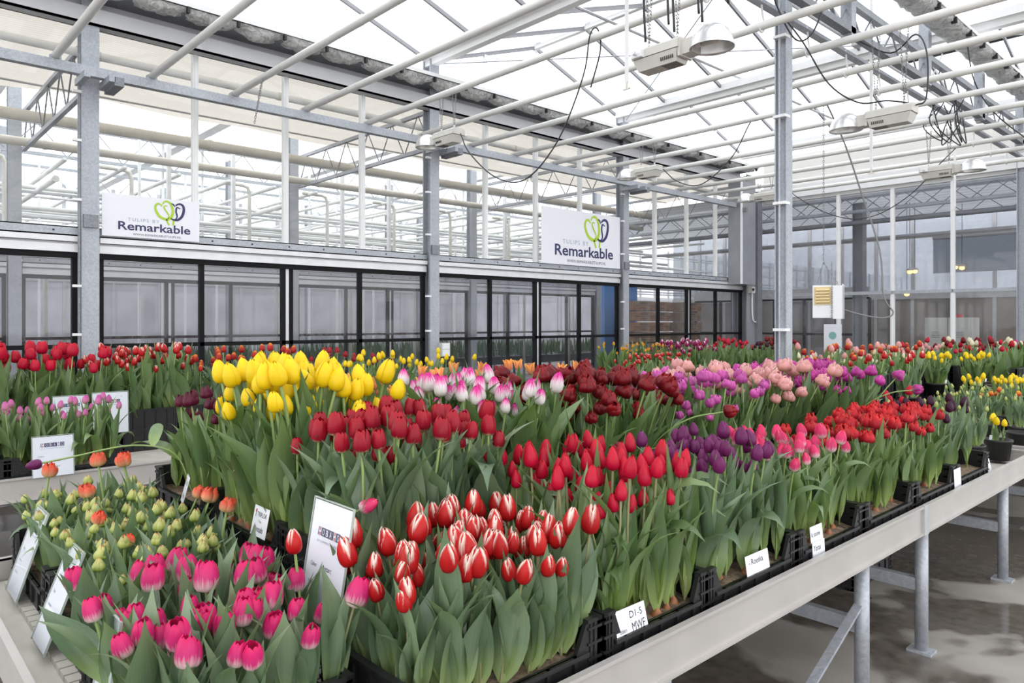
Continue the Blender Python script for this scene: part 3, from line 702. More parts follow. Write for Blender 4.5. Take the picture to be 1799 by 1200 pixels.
# ------------------------------------------------------------------ benches
BZ = .69
RZB = BZ+.165
def bench(name, label, x0, x1, y0, y1, leg_ys, joints):
    t = thing(name, label, 'bench', ((x0+x1)/2, y0, 0)); cx = (x0+x1)/2
    def L(a, b): return (a[0]-cx, a[1]-y0, a[2]), (b[0]-cx, b[1]-y0, b[2])
    tr = MB(); tr.box(*L((x0+.02,y0+.02,.655),(x1-.02,y1-.02,.672)))
    n = int((x1-x0-.3)/.052)
    for i in range(n):
        xx = x0+.1+i*.052
        tr.box(*L((xx,y0+.1,.672),(xx+.044,y1-.1,BZ)))
    tr.obj('tray', M['tray'], t)
    ys = [y0]+joints+[y1]
    for i in range(len(ys)-1):
        a, b = ys[i]+.003, ys[i+1]-.003
        for (xa, xb, lip) in ((x1-.008,x1,x1+.012),(x0,x0+.008,x0-.012)):
            rm = MB().box(*L((xa,a,.62),(xb,b,.75))); lo, hi = min(lip,xa,xb), max(lip,xa,xb)
            rm.box(*L((lo,a,.742),(hi,b,.752))).box(*L((lo,a,.618),(hi,b,.626)))
            rm.obj('side_rim', M['alu_rim'], t)
        if i: 
            for xx in (x1, x0-.014): MB().box(*L((xx,ys[i]-.03,.615),(xx+.014,ys[i]+.03,.755))).obj('rim_joint', M['alu_dull'], t)
    for yy in (y0, y1-.008):
        MB().box(*L((x0,yy,.62),(x1,yy+.008,.75))).box(*L((x0,yy-.006,.742),(x1,yy+.014,.752))).obj('end_rim', M['alu_rim'], t)
    MB().box(*L((x0+.02,y0,.6),(x0+.08,y1,.655))).box(*L((x1-.1,y0,.6),(x1-.04,y1,.655))).obj('bearer', M['galv_dark'], t)
    for k, yy in enumerate(leg_ys):
        for xx in (x1-.055, x0+.055):
            lg = MB().tube([(xx-cx,yy-y0,.012),(xx-cx,yy-y0,.6)], .03, 16).obj('leg', M['galv'], t, True)
            MB().box(*L((xx-.055,yy-.045,0),(xx+.055,yy+.045,.012))).obj('foot_plate', M['galv'], lg)
        MB().box(*L((x0+.05,yy-.02,.30),(x1-.06,yy+.02,.36))).obj('cross_bar', M['galv'], t)
        if k == 1: MB().bar((x1-.06-cx,yy-y0,.55-.12),(x1-.06-cx,yy-.95-y0,.0+.03),.012,.035,(1,0,0)).obj('diagonal_brace', M['galv'], t)
    return t
M['alu_rim'] = mat('brushed_aluminium_rim', (.53,.5,.475), .42, .3, noise=.06, scale=5)
bench('plant_bench', 'long aluminium rimmed bench carrying the tulip crates, nearest the camera', -3.23, -1.2, .33, 5.86, [1.75,3.18,3.9,5.35], [3.76])
bench('plant_bench', 'bench beyond the free-standing column, in line with the nearest bench', -3.23, -1.2, 6.04, 13.2, [6.6,8.25,9.7,11.1,12.6], [8.3,10.6])
bench('plant_bench', 'second aluminium rimmed bench beside the left glass wall', -6.85, -4.82, -.6, 12.4, [.5,2,3.5,5,6.5,8,9.5,11], [3.0,6.5,9.6])

# ------------------------------------------------------------------ black plastic crates (local: 0.59 along x, 0.39 along y)
def crate_meshes(h):
    lx, ly = .295, .195; low = h*.52; t = .012
    body = MB(); body.box((-lx,-ly,0),(lx,ly,.012))
    for s in (-1, 1):
        y0, y1 = (s*ly, s*(ly-t)) if s < 0 else (ly-t, ly)
        body.box((-lx+.05,y0,.012),(lx-.05,y1,low))
        for q in range(5):
            xx = -lx+.1+q*(2*lx-.2)/4; body.box((xx-.006,s*(ly+.003)-.004,.012),(xx+.006,s*(ly+.003)+.004,low))
        body.box((-lx+.05,s*(ly+.002)-.006,low-.012),(lx-.05,s*(ly+.002)+.006,low))
        for e in (-1, 1):      # sloped shoulders rising to the corner posts
            xa, xb = e*(lx-.09), e*(lx-.05); n = len(body.v)
            body.v += [(xa,y0,low),(xb,y0,low),(xb,y0,h),(xa,y1,low),(xb,y1,low),(xb,y1,h)]; body.f += [(n,n+1,n+2),(n+5,n+4,n+3),(n,n+2,n+5,n+3),(n+1,n+4,n+5,n+2)]
    for s in (-1, 1):
        x0, x1 = (-lx, -lx+t) if s < 0 else (lx-t, lx)
        body.box((x0,-ly+.05,.012),(x1,ly-.05,h)); body.box((s*(lx+.002)-.006,-ly+.05,h-.012),(s*(lx+.002)+.006,ly-.05,h)); body.box((s*(lx+.002)-.005,-ly+.05,h*.5),(s*(lx+.002)+.005,ly-.05,h*.5+.012))
        for q in range(4):
            yy = -ly+.08+q*(2*ly-.16)/3; body.box((s*(lx+.003)-.004,yy-.005,.012),(s*(lx+.003)+.004,yy+.005,h))
    post = MB(); post.box((0,0,0),(.05,.012,h)).box((0,0,0),(.012,.05,h))
    for q in range(4): 
        z = h*(q+.5)/4.2; post.box((-.003,-.004,z),(.05,.012,z+.007)).box((-.004,-.003,z),(.012,.05,z+.007))
    post.box((-.004,-.004,h-.01),(.052,.014,h)).box((-.004,-.004,h-.01),(.014,.052,h))
    post.box((.02,-.003,0),(.026,.002,h)).box((.036,-.003,0),(.042,.002,h)).box((-.003,.02,0),(.002,.026,h)).box((-.003,.036,0),(.002,.042,h))
    soil = MB(); nx, ny = 13, 9; rr = random.Random(2)
    for i in range(nx):
        for q in range(ny): soil.v.append((-lx+.015+i*(2*lx-.03)/(nx-1), -ly+.015+q*(2*ly-.03)/(ny-1), low-.012+rr.uniform(-.009,.009)))
    for i in range(nx-1):
        for q in range(ny-1): a = i*ny+q; soil.f.append((a,a+ny,a+ny+1,a+1))
    return body.mesh('crate_body', M['plastic']), post.mesh('corner_post', M['plastic']), soil.mesh('soil', M['soil'], True)
CR = {}
def crate(label, cx, cy, along, zb=BZ, h=.165, soil=True, group='black tulip crates', sx=1, sy=1):
    if h not in CR: CR[h] = crate_meshes(h)
    b, p, s = CR[h]
    t = thing('plastic_crate', label, 'crate', (cx,cy,zb), 0 if along == 'x' else math.pi/2, group)
    t.scale = (sx, sy, 1); mk('crate_body', b, t)
    for i, (x, y, rz) in enumerate(((-.295,-.195,0),(.295,-.195,math.pi/2),(.295,.195,math.pi),(-.295,.195,-math.pi/2))): mk('corner_post', p, t, (x,y,0), (0,0,rz))
    if soil: mk('soil', s, t)
    return zb + h*.52 - .012
# ------------------------------------------------------------------ lettering
TX = {}
def text_mesh(s, m, w=None, h=None, spacing=1.0, bold=0.0):
    c = bpy.data.curves.new('lettering', 'FONT'); c.body = s; c.size = 1; c.space_character = spacing; c.offset = bold; c.resolution_u = 3
    o = bpy.data.objects.new('tmp', c); COL.objects.link(o)
    me = bpy.data.meshes.new_from_object(o.evaluated_get(bpy.context.evaluated_depsgraph_get())); bpy.data.objects.remove(o); bpy.data.curves.remove(c)
    xs = [v.co.x for v in me.vertices]; ys = [v.co.y for v in me.vertices]
    x0, x1, y0, y1 = min(xs), max(xs), min(ys), max(ys); sx = w/(x1-x0) if w else None; sy = h/(y1-y0) if h else None
    sx = sx or sy; sy = sy or sx
    for v in me.vertices: v.co = ((v.co.x-x0)*sx, (v.co.y-y0)*sy, 0)
    me.materials.clear(); me.materials.append(m); me.name = 'lettering'
    return me
def put(s, parent, x, y, w, h, m, z=.002, **k):
    return mk('lettering', text_mesh(s, m, w, h, **k), parent, (x,y,z))
def ribbon(pts, w, m, parent, name, z=.003, taper=True):
    pts = [Vector((p[0],p[1],0)) for p in pts]; sp = spline(pts, 5); b = MB(); n = len(sp)
    for i, p in enumerate(sp):
        d = (sp[min(i+1,n-1)]-sp[max(i-1,0)]).normalized(); a = Vector((-d.y,d.x,0)); ww = w/2*((.45+.55*math.sin(math.pi*i/(n-1))) if taper else 1)
        b.v += [tuple(p+a*ww), tuple(p-a*ww)]
    for i in range(n-1): b.f.append((2*i,2*i+1,2*i+3,2*i+2))
    return b.obj(name, m, parent, loc=(0,0,z))
def sign(label, loc, Wd, Ht, tilt=0):
    t = thing('company_sign', label, 'sign', loc); t.rotation_euler = (math.pi/2 - tilt, 0, math.pi/2)
    MB().box((0,0,-.008),(Wd,Ht,0)).obj('board', M['sign'], t)
    put('Remarkable', t, .155*Wd, .165*Ht, .745*Wd, .20*Ht, M['navy'], bold=.018)
    put('TULIPS BY', t, .25*Wd, .385*Ht, .32*Wd, .075*Ht, M['greyblue'], spacing=1.35)
    put('WWW.REMARKABLETULIPS.NL', t, .30*Wd, .05*Ht, .5*Wd, .055*Ht, M['grey_print'])
    def c(x, y):
        s = (x-185)/1305; yt = 105+180*s; yb = 1145+70*s; return (s*Wd, (yb-y)/(yb-yt)*Ht)
    G1 = [(965,400),(945,360),(915,340),(885,360),(872,430),(882,510),(910,600),(955,670),(1020,705),(1075,680),(1103,610),(1112,520),(1103,420),(1080,335),(1050,290),(1015,280),(985,305),(972,350)]
    G2 = [(1040,395),(1010,385),(992,410),(1003,470),(1040,560),(1056,620),(1050,690)]
    N1 = [(1085,325),(1120,350),(1140,410)]; N2 = [(1150,385),(1175,348),(1215,338),(1250,370),(1266,440),(1260,540),(1235,640),(1190,705),(1150,718),(1110,705),(1085,680)]; N3 = [(1215,450),(1180,420),(1162,440),(1157,520),(1170,610),(1165,670),(1135,708)]
    k = Wd*.017
    for g, w in ((G1,1.7),(G2,1.0)): ribbon([c(*p) for p in g], k*w, M['lime'], t, 'logo_stroke')
    for g, w in ((N1,.9),(N2,1.7),(N3,1.1)): ribbon([c(*p) for p in g], k*w, M['navy'], t, 'logo_stroke')
    ribbon([c(*p) for p in ((1025,705),(1042,780),(1060,845))], k*1.1, M['lime'], t, 'logo_stroke', taper=False); ribbon([c(*p) for p in ((1122,720),(1120,780),(1117,845))], k*1.1, M['lime'], t, 'logo_stroke', taper=False)
    return t
sign('smaller white company sign with green and navy tulip logo, beside the left column', (WX+.13,1.82,2.44), .9, .41)
sign('larger white company sign with green and navy tulip logo, beside the right-hand column', (WX+.13,7.72,2.5), 1.86, .86)

M['sleeve_edge'] = mat('greenish_acrylic_edge', (.42,.47,.43), .2)
def card(label, loc, w, h, yaw, tilt, kind='hobaho', extra=None, sleeve=True):
    t = thing('variety_card', label, 'card', loc, group=None); t.rotation_euler = (math.pi/2 - tilt, 0, yaw)
    MB().box((0,0,-.0015),(w,h,0)).obj('paper', M['card'], t)
    if sleeve: 
        s = MB(); s.v = [(-.004,-.004,.0025),(w+.004,-.004,.0025),(w+.004,h+.006,.0025),(-.004,h+.006,.0025)]; s.f = [(0,1,2,3)]; s = s.obj('acrylic_sleeve', M['acrylic'], t)
        MB().box((-.004,h+.004,-.003),(w+.004,h+.0065,.003)).box((w+.0025,-.004,-.003),(w+.0045,h+.006,.003)).box((-.0045,-.004,-.003),(-.0025,h+.006,.003)).obj('sleeve_edge', M['sleeve_edge'], s)
    if kind == 'hobaho':
        lw = w*.58; x0 = w*.2; y0 = h*.74; tw = lw/6; lg = MB(); rd = MB()
        for i, ch in enumerate('HOBAHO'):
            x = x0+i*tw; hh = tw*1.15
            if ch == 'H':
                lg.box((x,y0,0),(x+tw*.16,y0+hh,.0006)); rd.box((x+tw*.4,y0,0),(x+tw*.62,y0+hh*.38,.0006)).box((x+tw*.4,y0+hh*.62,0),(x+tw*.62,y0+hh,.0006)); lg.box((x+tw*.86,y0,0),(x+tw*.95,y0+hh,.0006))
            else:
                lg.box((x,y0,0),(x+tw*.96,y0+hh,.0006)); put(ch, t, x+tw*.2, y0+hh*.14, tw*.56, hh*.72, M['card'], z=.0012)
        lg.obj('logo_tiles', M['navy'], t, loc=(0,0,.0004)); rd.obj('logo_squares', M['red_print'], t, loc=(0,0,.0004))
        put('BY DÜMMEN ORANGE', t, x0, y0-h*.05, lw, h*.022, M['greyblue'], z=.0006)
        for q, s in enumerate(('Cultivar', 'Kruising van', 'Meer info bij')): put(s, t, w*.13, h*(.5-.14*q), w*(.15,.22,.23)[q], h*.035, M['grey_print'], z=.0006)
        for q, s in enumerate(extra or ()): 
            if s: put(s, t, w*.44, h*(.5-.14*q), w*.24, h*.04, M['ink'], z=.0006)
    elif kind == 'triflor':
        put('TRIFLOR', t, w*.26, h*.66, w*.62, h*.16, M['ink'], z=.0006); put('Tulipa', t, w*.4, h*.46, w*.2, h*.09, M['grey_print'], z=.0006); put(extra[0], t, w*.22, h*.16, w*.56, h*.2, M['ink'], z=.0006)
        MB().box((w*.12,h*.78,0),(w*.2,h*.88,.0006)).obj('logo_flower', M['red_print'], t); MB().box((w*.145,h*.62,0),(w*.175,h*.78,.0006)).obj('logo_stem', mat('green_print',(.05,.25,.12),.5), t)
    elif kind == 'tag':
        for (s, x, y, ww, hh) in extra: put(s, t, x*w, y*h, ww*w, hh*h, M['ink'], z=.0006)
    return t
card('white variety card leaning on the crate at the near left corner of the bench', (-3.02,.42,BZ+.01), .18, .285, 0, .32, extra=())
card('white variety card leaning on the crate edge behind the first pink tulip', (-2.50,.41,BZ+.01), .16, .275, 0, .36, extra=())
card('white variety card half hidden among the pink and white tulips', (-1.79,.40,BZ+.08), .11, .215, 0, .15, extra=())
card('white variety card standing between the yellow and the red white tulips', (-1.715,.845,BZ+.16), .185, .32, 0, .17, extra=('Antarc',))
card('white variety card at the front of the small mauve tulips', (-4.80,.79,.742), .2, .225, math.pi/2, .12, extra=('', 'Remarkable', 'Meijer'))
card('white variety card on the tall crates behind the mauve tulips, right one', (-5.56,1.26,.85), .22, .28, math.pi/2, .06, extra=())
card('white variety card on the tall crates behind the mauve tulips, left one', (-5.57,1.03,.85), .2, .27, math.pi/2, .06, extra=())
card('white Avocado name card in the yellow tulip crate', (-2.235,.945,RZB+.1), .105, .09, 0, .2, 'triflor', ('Avocado',), False)
card('white Red Saigon name card in the maroon tulip crate', (-2.87,.945,RZB+.09), .09, .1, -.25, .25, 'triflor', ('Red Saigon',), False)
ph = math.pi/2
card('handwritten white tag on the bright red tulip crate', (-1.228,1.52,.765), .135, .075, ph, .25, 'tag', [('D1-5',.48,.6,.4,.24),('MWF',.5,.14,.42,.3),('dden',.1,.2,.22,.16)], False)
card('white tag printed Roeska on the violet tulip crate', (-1.232,2.2,.765), .15, .075, ph, .15, 'tag', [('- Roeska',.12,.56,.62,.26)], False)
card('white tag printed stone on the rose and white tulip crate', (-1.232,2.66,.79), .1, .06, ph, .1, 'tag', [('k stone',.08,.35,.7,.3)], False)
card('white handwritten tag below the stone tag', (-1.222,2.655,.72), .1, .075, ph, .05, 'tag', [('Yorax',.08,.55,.6,.3)], False)
card('white tag on the far scarlet tulip crate', (-1.222,4.3,.72), .11, .12, ph, .05, 'tag', [], False)
card('white tag standing on the bench before the pots', (-1.24,4.95,.70), .12, .1, ph, .2, 'tag', [], False)
# stacked crates under the bench
for q in range(2): crate('empty black crate on the floor under the bench, %s of the stack' % ('lower','upper')[q], -2.0, 4.75, 'y', .0+.2*q, .2, False, 'crates under the bench')
# ------------------------------------------------------------------ tulips
def interp(tab, v):
    for (a, x), (b, y) in zip(tab, tab[1:]):
        if v <= b:
            t = (v-a)/(b-a) if b > a else 0
            t = t*t*(3-2*t)*.35 + t*.65
            return x+(y-x)*t
    return tab[-1][1]
class UVM:
    def __init__(s): s.v = []; s.f = []; s.uv = []
    def mesh(s, name, m):
        me = bpy.data.meshes.new(name); me.from_pydata(s.v, [], s.f); me.update(); me.materials.append(m)
        l = me.uv_layers.new(name='UVMap')
        idx = [0]*len(me.loops); me.loops.foreach_get('vertex_index', idx)
        l.data.foreach_set('uv', [c for i in idx for c in s.uv[i]])
        me.polygons.foreach_set('use_smooth', [True]*len(me.polygons))
        return me
SHAPES = {   # v -> radius, height, half angle
 'egg':  ([(0,.16),(.1,.55),(.25,.9),(.42,1.0),(.6,.95),(.78,.72),(.92,.42),(1,.2)], [(0,0),(.1,.02),(.25,.14),(.42,.33),(.6,.55),(.78,.77),(.92,.94),(1,1)], [(0,.5),(.2,1.05),(.5,1.15),(.75,1.1),(.9,.85),(1,.1)]),
 'slim': ([(0,.18),(.1,.6),(.25,.92),(.4,1.0),(.6,.88),(.78,.62),(.92,.34),(1,.13)], [(0,0),(.1,.02),(.25,.13),(.4,.3),(.6,.54),(.78,.76),(.92,.93),(1,1)], [(0,.5),(.2,1.05),(.5,1.12),(.75,1.05),(.9,.75),(1,.05)]),
 'cup':  ([(0,.16),(.1,.58),(.25,.93),(.45,1.03),(.65,.98),(.82,.82),(.94,.62),(1,.5)], [(0,0),(.1,.02),(.25,.13),(.45,.36),(.65,.61),(.82,.83),(.94,.96),(1,1)], [(0,.5),(.2,1.0),(.5,1.1),(.75,1.02),(.9,.72),(1,.12)]),
 'ball': ([(0,.2),(.12,.66),(.3,1.0),(.5,1.08),(.7,.95),(.86,.68),(1,.38)], [(0,0),(.12,.03),(.3,.22),(.5,.5),(.7,.76),(.86,.93),(1,1)], [(0,.4),(.2,.8),(.5,.95),(.75,.9),(.9,.7),(1,.25)]),
 'open': ([(0,.14),(.12,.45),(.3,.72),(.5,.85),(.7,.95),(.86,1.05),(1,1.2)], [(0,0),(.12,.04),(.3,.22),(.5,.46),(.7,.7),(.86,.88),(1,1)], [(0,.4),(.2,.75),(.5,.8),(.75,.65),(.9,.4),(1,.04)]),
}
def petal_into(m, shape, H, Rr, rz=0, sr=1.0, sh=1.0, tilt=0, wave=0, rnd=None, nu=5, nv=8, wid=1.0, cup=.13):
    rt, zt, at = SHAPES[shape]; base = len(m.v); ph = rnd.uniform(0, 6) if rnd else 0
    for i in range(nv):
        v = (i/(nv-1))**.9; r = interp(rt, v)*Rr*sr + tilt*v*v*H; z = interp(zt, v)*H*sh; a = interp(at, v)*wid
        for q in range(nu):
            u = -1+2*q/(nu-1)
            e = 1 - cup*abs(u)**2.2 - .04*v*(1-abs(u)) + wave*math.sin(ph+u*3.1+v*5)*v
            th = rz + a*u; m.v.append((r*e*math.cos(th), r*e*math.sin(th), z*(1-.02*u*u) + wave*.4*H*math.cos(ph+u*5)*v*v)); m.uv.append(((u+1)/2, v))
    for i in range(nv-1):
        for q in range(nu-1): k = base+i*nu+q; m.f.append((k, k+1, k+nu+1, k+nu))
LEAVES = {}
def leaf_meshes(key):
    if key in LEAVES: return LEAVES[key]
    out = []; rr = random.Random(11)
    for k in range(14):
        m = UVM(); nr, nc = 10, 5
        th0 = rr.uniform(.02,.16); th1 = (rr.uniform(.1,.5) if k < 8 else rr.uniform(.7,1.3) if k < 12 else rr.uniform(1.9,2.5)); pw = rr.uniform(1.4,2.4)
        Wd = rr.uniform(.075,.105); fold = rr.uniform(.25,.6); tw = rr.uniform(-.5,.5); wv = rr.uniform(.0,.05)
        pos = Vector((.01,0,0)); dv = 1/(nr-1)
        for i in range(nr):
            v = i/(nr-1); th = th0+th1*v**pw; t = Vector((math.sin(th),0,math.cos(th)))
            if i: pos = pos + t*dv
            nrm = Vector((-math.cos(th),0,math.sin(th))); sd = Vector((0,1,0)); a = tw*v
            sd2 = sd*math.cos(a)+nrm*math.sin(a); n2 = nrm*math.cos(a)-sd*math.sin(a)
            w = Wd*(.28 + 1.0*math.sin(math.pi*min(1,v**.75))**.85)*(1 if v < .55 else max(0.02,1-((v-.55)/.45)**2.0))
            for q in range(nc):
                s = -1+2*q/(nc-1)
                fd = fold*(1.1-.7*v)
                p = pos + sd2*(s*w*(1-.25*fd*abs(s))) + n2*(w*fd*abs(s)**1.5) + n2*(wv*math.sin(v*7+s*2)*abs(s)*w*6)
                m.v.append(tuple(p)); m.uv.append(((s+1)/2, v))
        for i in range(nr-1):
            for q in range(nc-1): b = i*nc+q; m.f.append((b,b+1,b+nc+1,b+nc))
        out.append(m.mesh('leaf', M[key]))
    LEAVES[key] = out; return out
bulbm = MB().lathe([(0,.028),(.006,.024),(.016,.008),(.019,-.006),(.012,-.022),(0,-.026)], 8).mesh('bulb', M['bulb'], True)
ZV = Vector((0,0,1))
class Variety:
    def __init__(s, key, label, petal, shape, H, Rr, h, leaf='leaf', double=0, near=True, nleaf=3, leaflen=(.75,1.0), leafw=1.0, bend=(.0,.12), stem='stem', bulb=False, open_=0, wave=.0, K=6, group=None, stem_r=.0036, seed=0, droop=.08, cat=None):
        s.key=key; s.label=label; s.short=label; s.group=group or key.replace('_',' '); s.H=H; s.Rr=Rr; s.h=h; s.bulb=bulb
        rr = random.Random(sum(map(ord, key))+seed); s.rr = rr
        inner = UVM(); outer = UVM(); full = UVM()
        if double:
            no = 5; petal_into(outer, shape, H, Rr, 0, 1.0, .76, open_, wave, rr, wid=.8, cup=.24)
            for ring in range(double):
                cnt = (5,4,3)[ring]; f = (.84,.6,.36)[ring]
                for q in range(cnt): petal_into(inner, shape, H, Rr, q*6.283/cnt+ring*.7+rr.uniform(-.25,.25), f*rr.uniform(.88,1.14), (.93,1.04,1.04)[ring]*rr.uniform(.88,1.08), open_*.4+rr.uniform(-.06,.16), wave*2.2, rr, nu=5, nv=6, wid=.86, cup=.3)
        else:
            petal_into(outer, shape, H, Rr, 0, 1.0, 1.0, open_, wave, rr); no = 3
            for q in range(3): petal_into(inner, shape, H, Rr, math.pi/3+q*2.0944, .92, .985, open_*.7, wave, rr)
        s.no = no
        s.inner = inner.mesh('bloom', petal); s.outer = outer.mesh('petal', petal)
        full.v, full.f, full.uv = list(inner.v), list(inner.f), list(inner.uv)
        for q in range(no): petal_into(full, shape, H, Rr, q*6.283/no+rr.uniform(-.1,.1), 1.0, (.82 if double else 1)*rr.uniform(.94,1.06), open_, wave, rr, nu=5, nv=7, wid=.85 if double else 1, cup=.27 if double else .13)
        s.full = full.mesh('bloom', petal)
        s.variants = []; lv = leaf_meshes(leaf)
        for k in range(K):
            b = rr.uniform(*bend); pts = []
            for i in range(7):
                t = i/6; pts.append(Vector((b*h*t*t, .02*h*math.sin(t*4+k), h*t*(1-.25*b*b))))
            sm = MB().tube(pts, [stem_r*1.15]*4+[stem_r]*3, 6, False).mesh('stem', M[stem], True)
            tip = pts[-1]; d = (pts[-1]-pts[-2]).normalized(); d = (d + Vector((rr.uniform(-1,1)*droop, rr.uniform(-1,1)*droop, 0))).normalized()
            rec = []
            for q in range(nleaf):
                bigdroop = rr.random() < .06
                lm = lv[rr.randrange(12, 14)] if bigdroop else lv[rr.randrange(0, 8)] if rr.random() < .72 else lv[rr.randrange(8, 12)]
                L = h*rr.uniform(*leaflen); z0 = h*(.02+.1*q*rr.uniform(.4,1)); f = leafw*rr.uniform(.8,1.15)*(1-.12*q)
                rec.append((lm, (0,0,z0), (0,0,q*2.2+rr.uniform(-.6,.6)), (L, L*f, L)))
            s.variants.append((sm, tip, ZV.rotation_difference(d), rec))
    def place(s, loc, rz, scale, tilt=(0,0)):
        tx, ty = tilt; q = Quaternion((0,0,1), rz)
        if tx or ty:
            ax = Vector((-ty, tx, 0)); q = Quaternion(ax.normalized(), math.hypot(tx, ty)) @ q
        REQ.append((s, s.rr.randrange(len(s.variants)), Vector(loc), q, scale, s.rr.uniform(.88, 1.1)))
    def build(s, k, loc, q, scale, bs, label):
        sm, tip, rot, rec = s.variants[k]
        t = thing('tulip', label, 'tulip', loc, group=s.group)
        t.rotation_mode = 'QUATERNION'; t.rotation_quaternion = q; t.scale = (scale,)*3
        mk('stem', sm, t)
        b = mk('bloom', s.inner, t, tip, rot @ Quaternion((0,0,1), s.rr.uniform(0,6.28)), bs)
        for i in range(s.no):
            j = s.rr.uniform(.96,1.05); mk('petal', s.outer, b, None, (s.rr.uniform(-.03,.03), s.rr.uniform(-.03,.05), i*6.283/s.no + s.rr.uniform(-.06,.06)), (j,j,s.rr.uniform(.94,1.05)))
        for lm, l, r, sc in rec: mk('leaf', lm, t, l, (r[0],r[1],r[2]+s.rr.uniform(-.4,.4)), sc)
        if s.bulb: mk('bulb', bulbm, t, (s.rr.uniform(-.004,.004),0,-.004))
        return t
    def field(s, x0, x1, y0, y1, z, n, sj=(.9,1.1), lean=.10, base=None, edge=.5):
        w, d = x1-x0, y1-y0; nx = max(1, round(math.sqrt(n*w/d))); ny = max(1, math.ceil(n/nx)); cells = [(i,q) for i in range(nx) for q in range(ny)]
        s.rr.shuffle(cells)
        for (i, q) in cells[:n]:
            fx = (i+.5+s.rr.uniform(-.38,.38))/nx; fy = (q+.5+s.rr.uniform(-.38,.38))/ny
            ex, ey = (fx-.5)*2, (fy-.5)*2
            tl = (lean*edge*ex*abs(ex)+s.rr.gauss(0,lean*.35), lean*edge*ey*abs(ey)+s.rr.gauss(0,lean*.35))
            s.place((x0+fx*w, y0+fy*d, z), s.rr.uniform(0,6.283), s.rr.uniform(*sj), tl)
REQ = []
P = petalmat
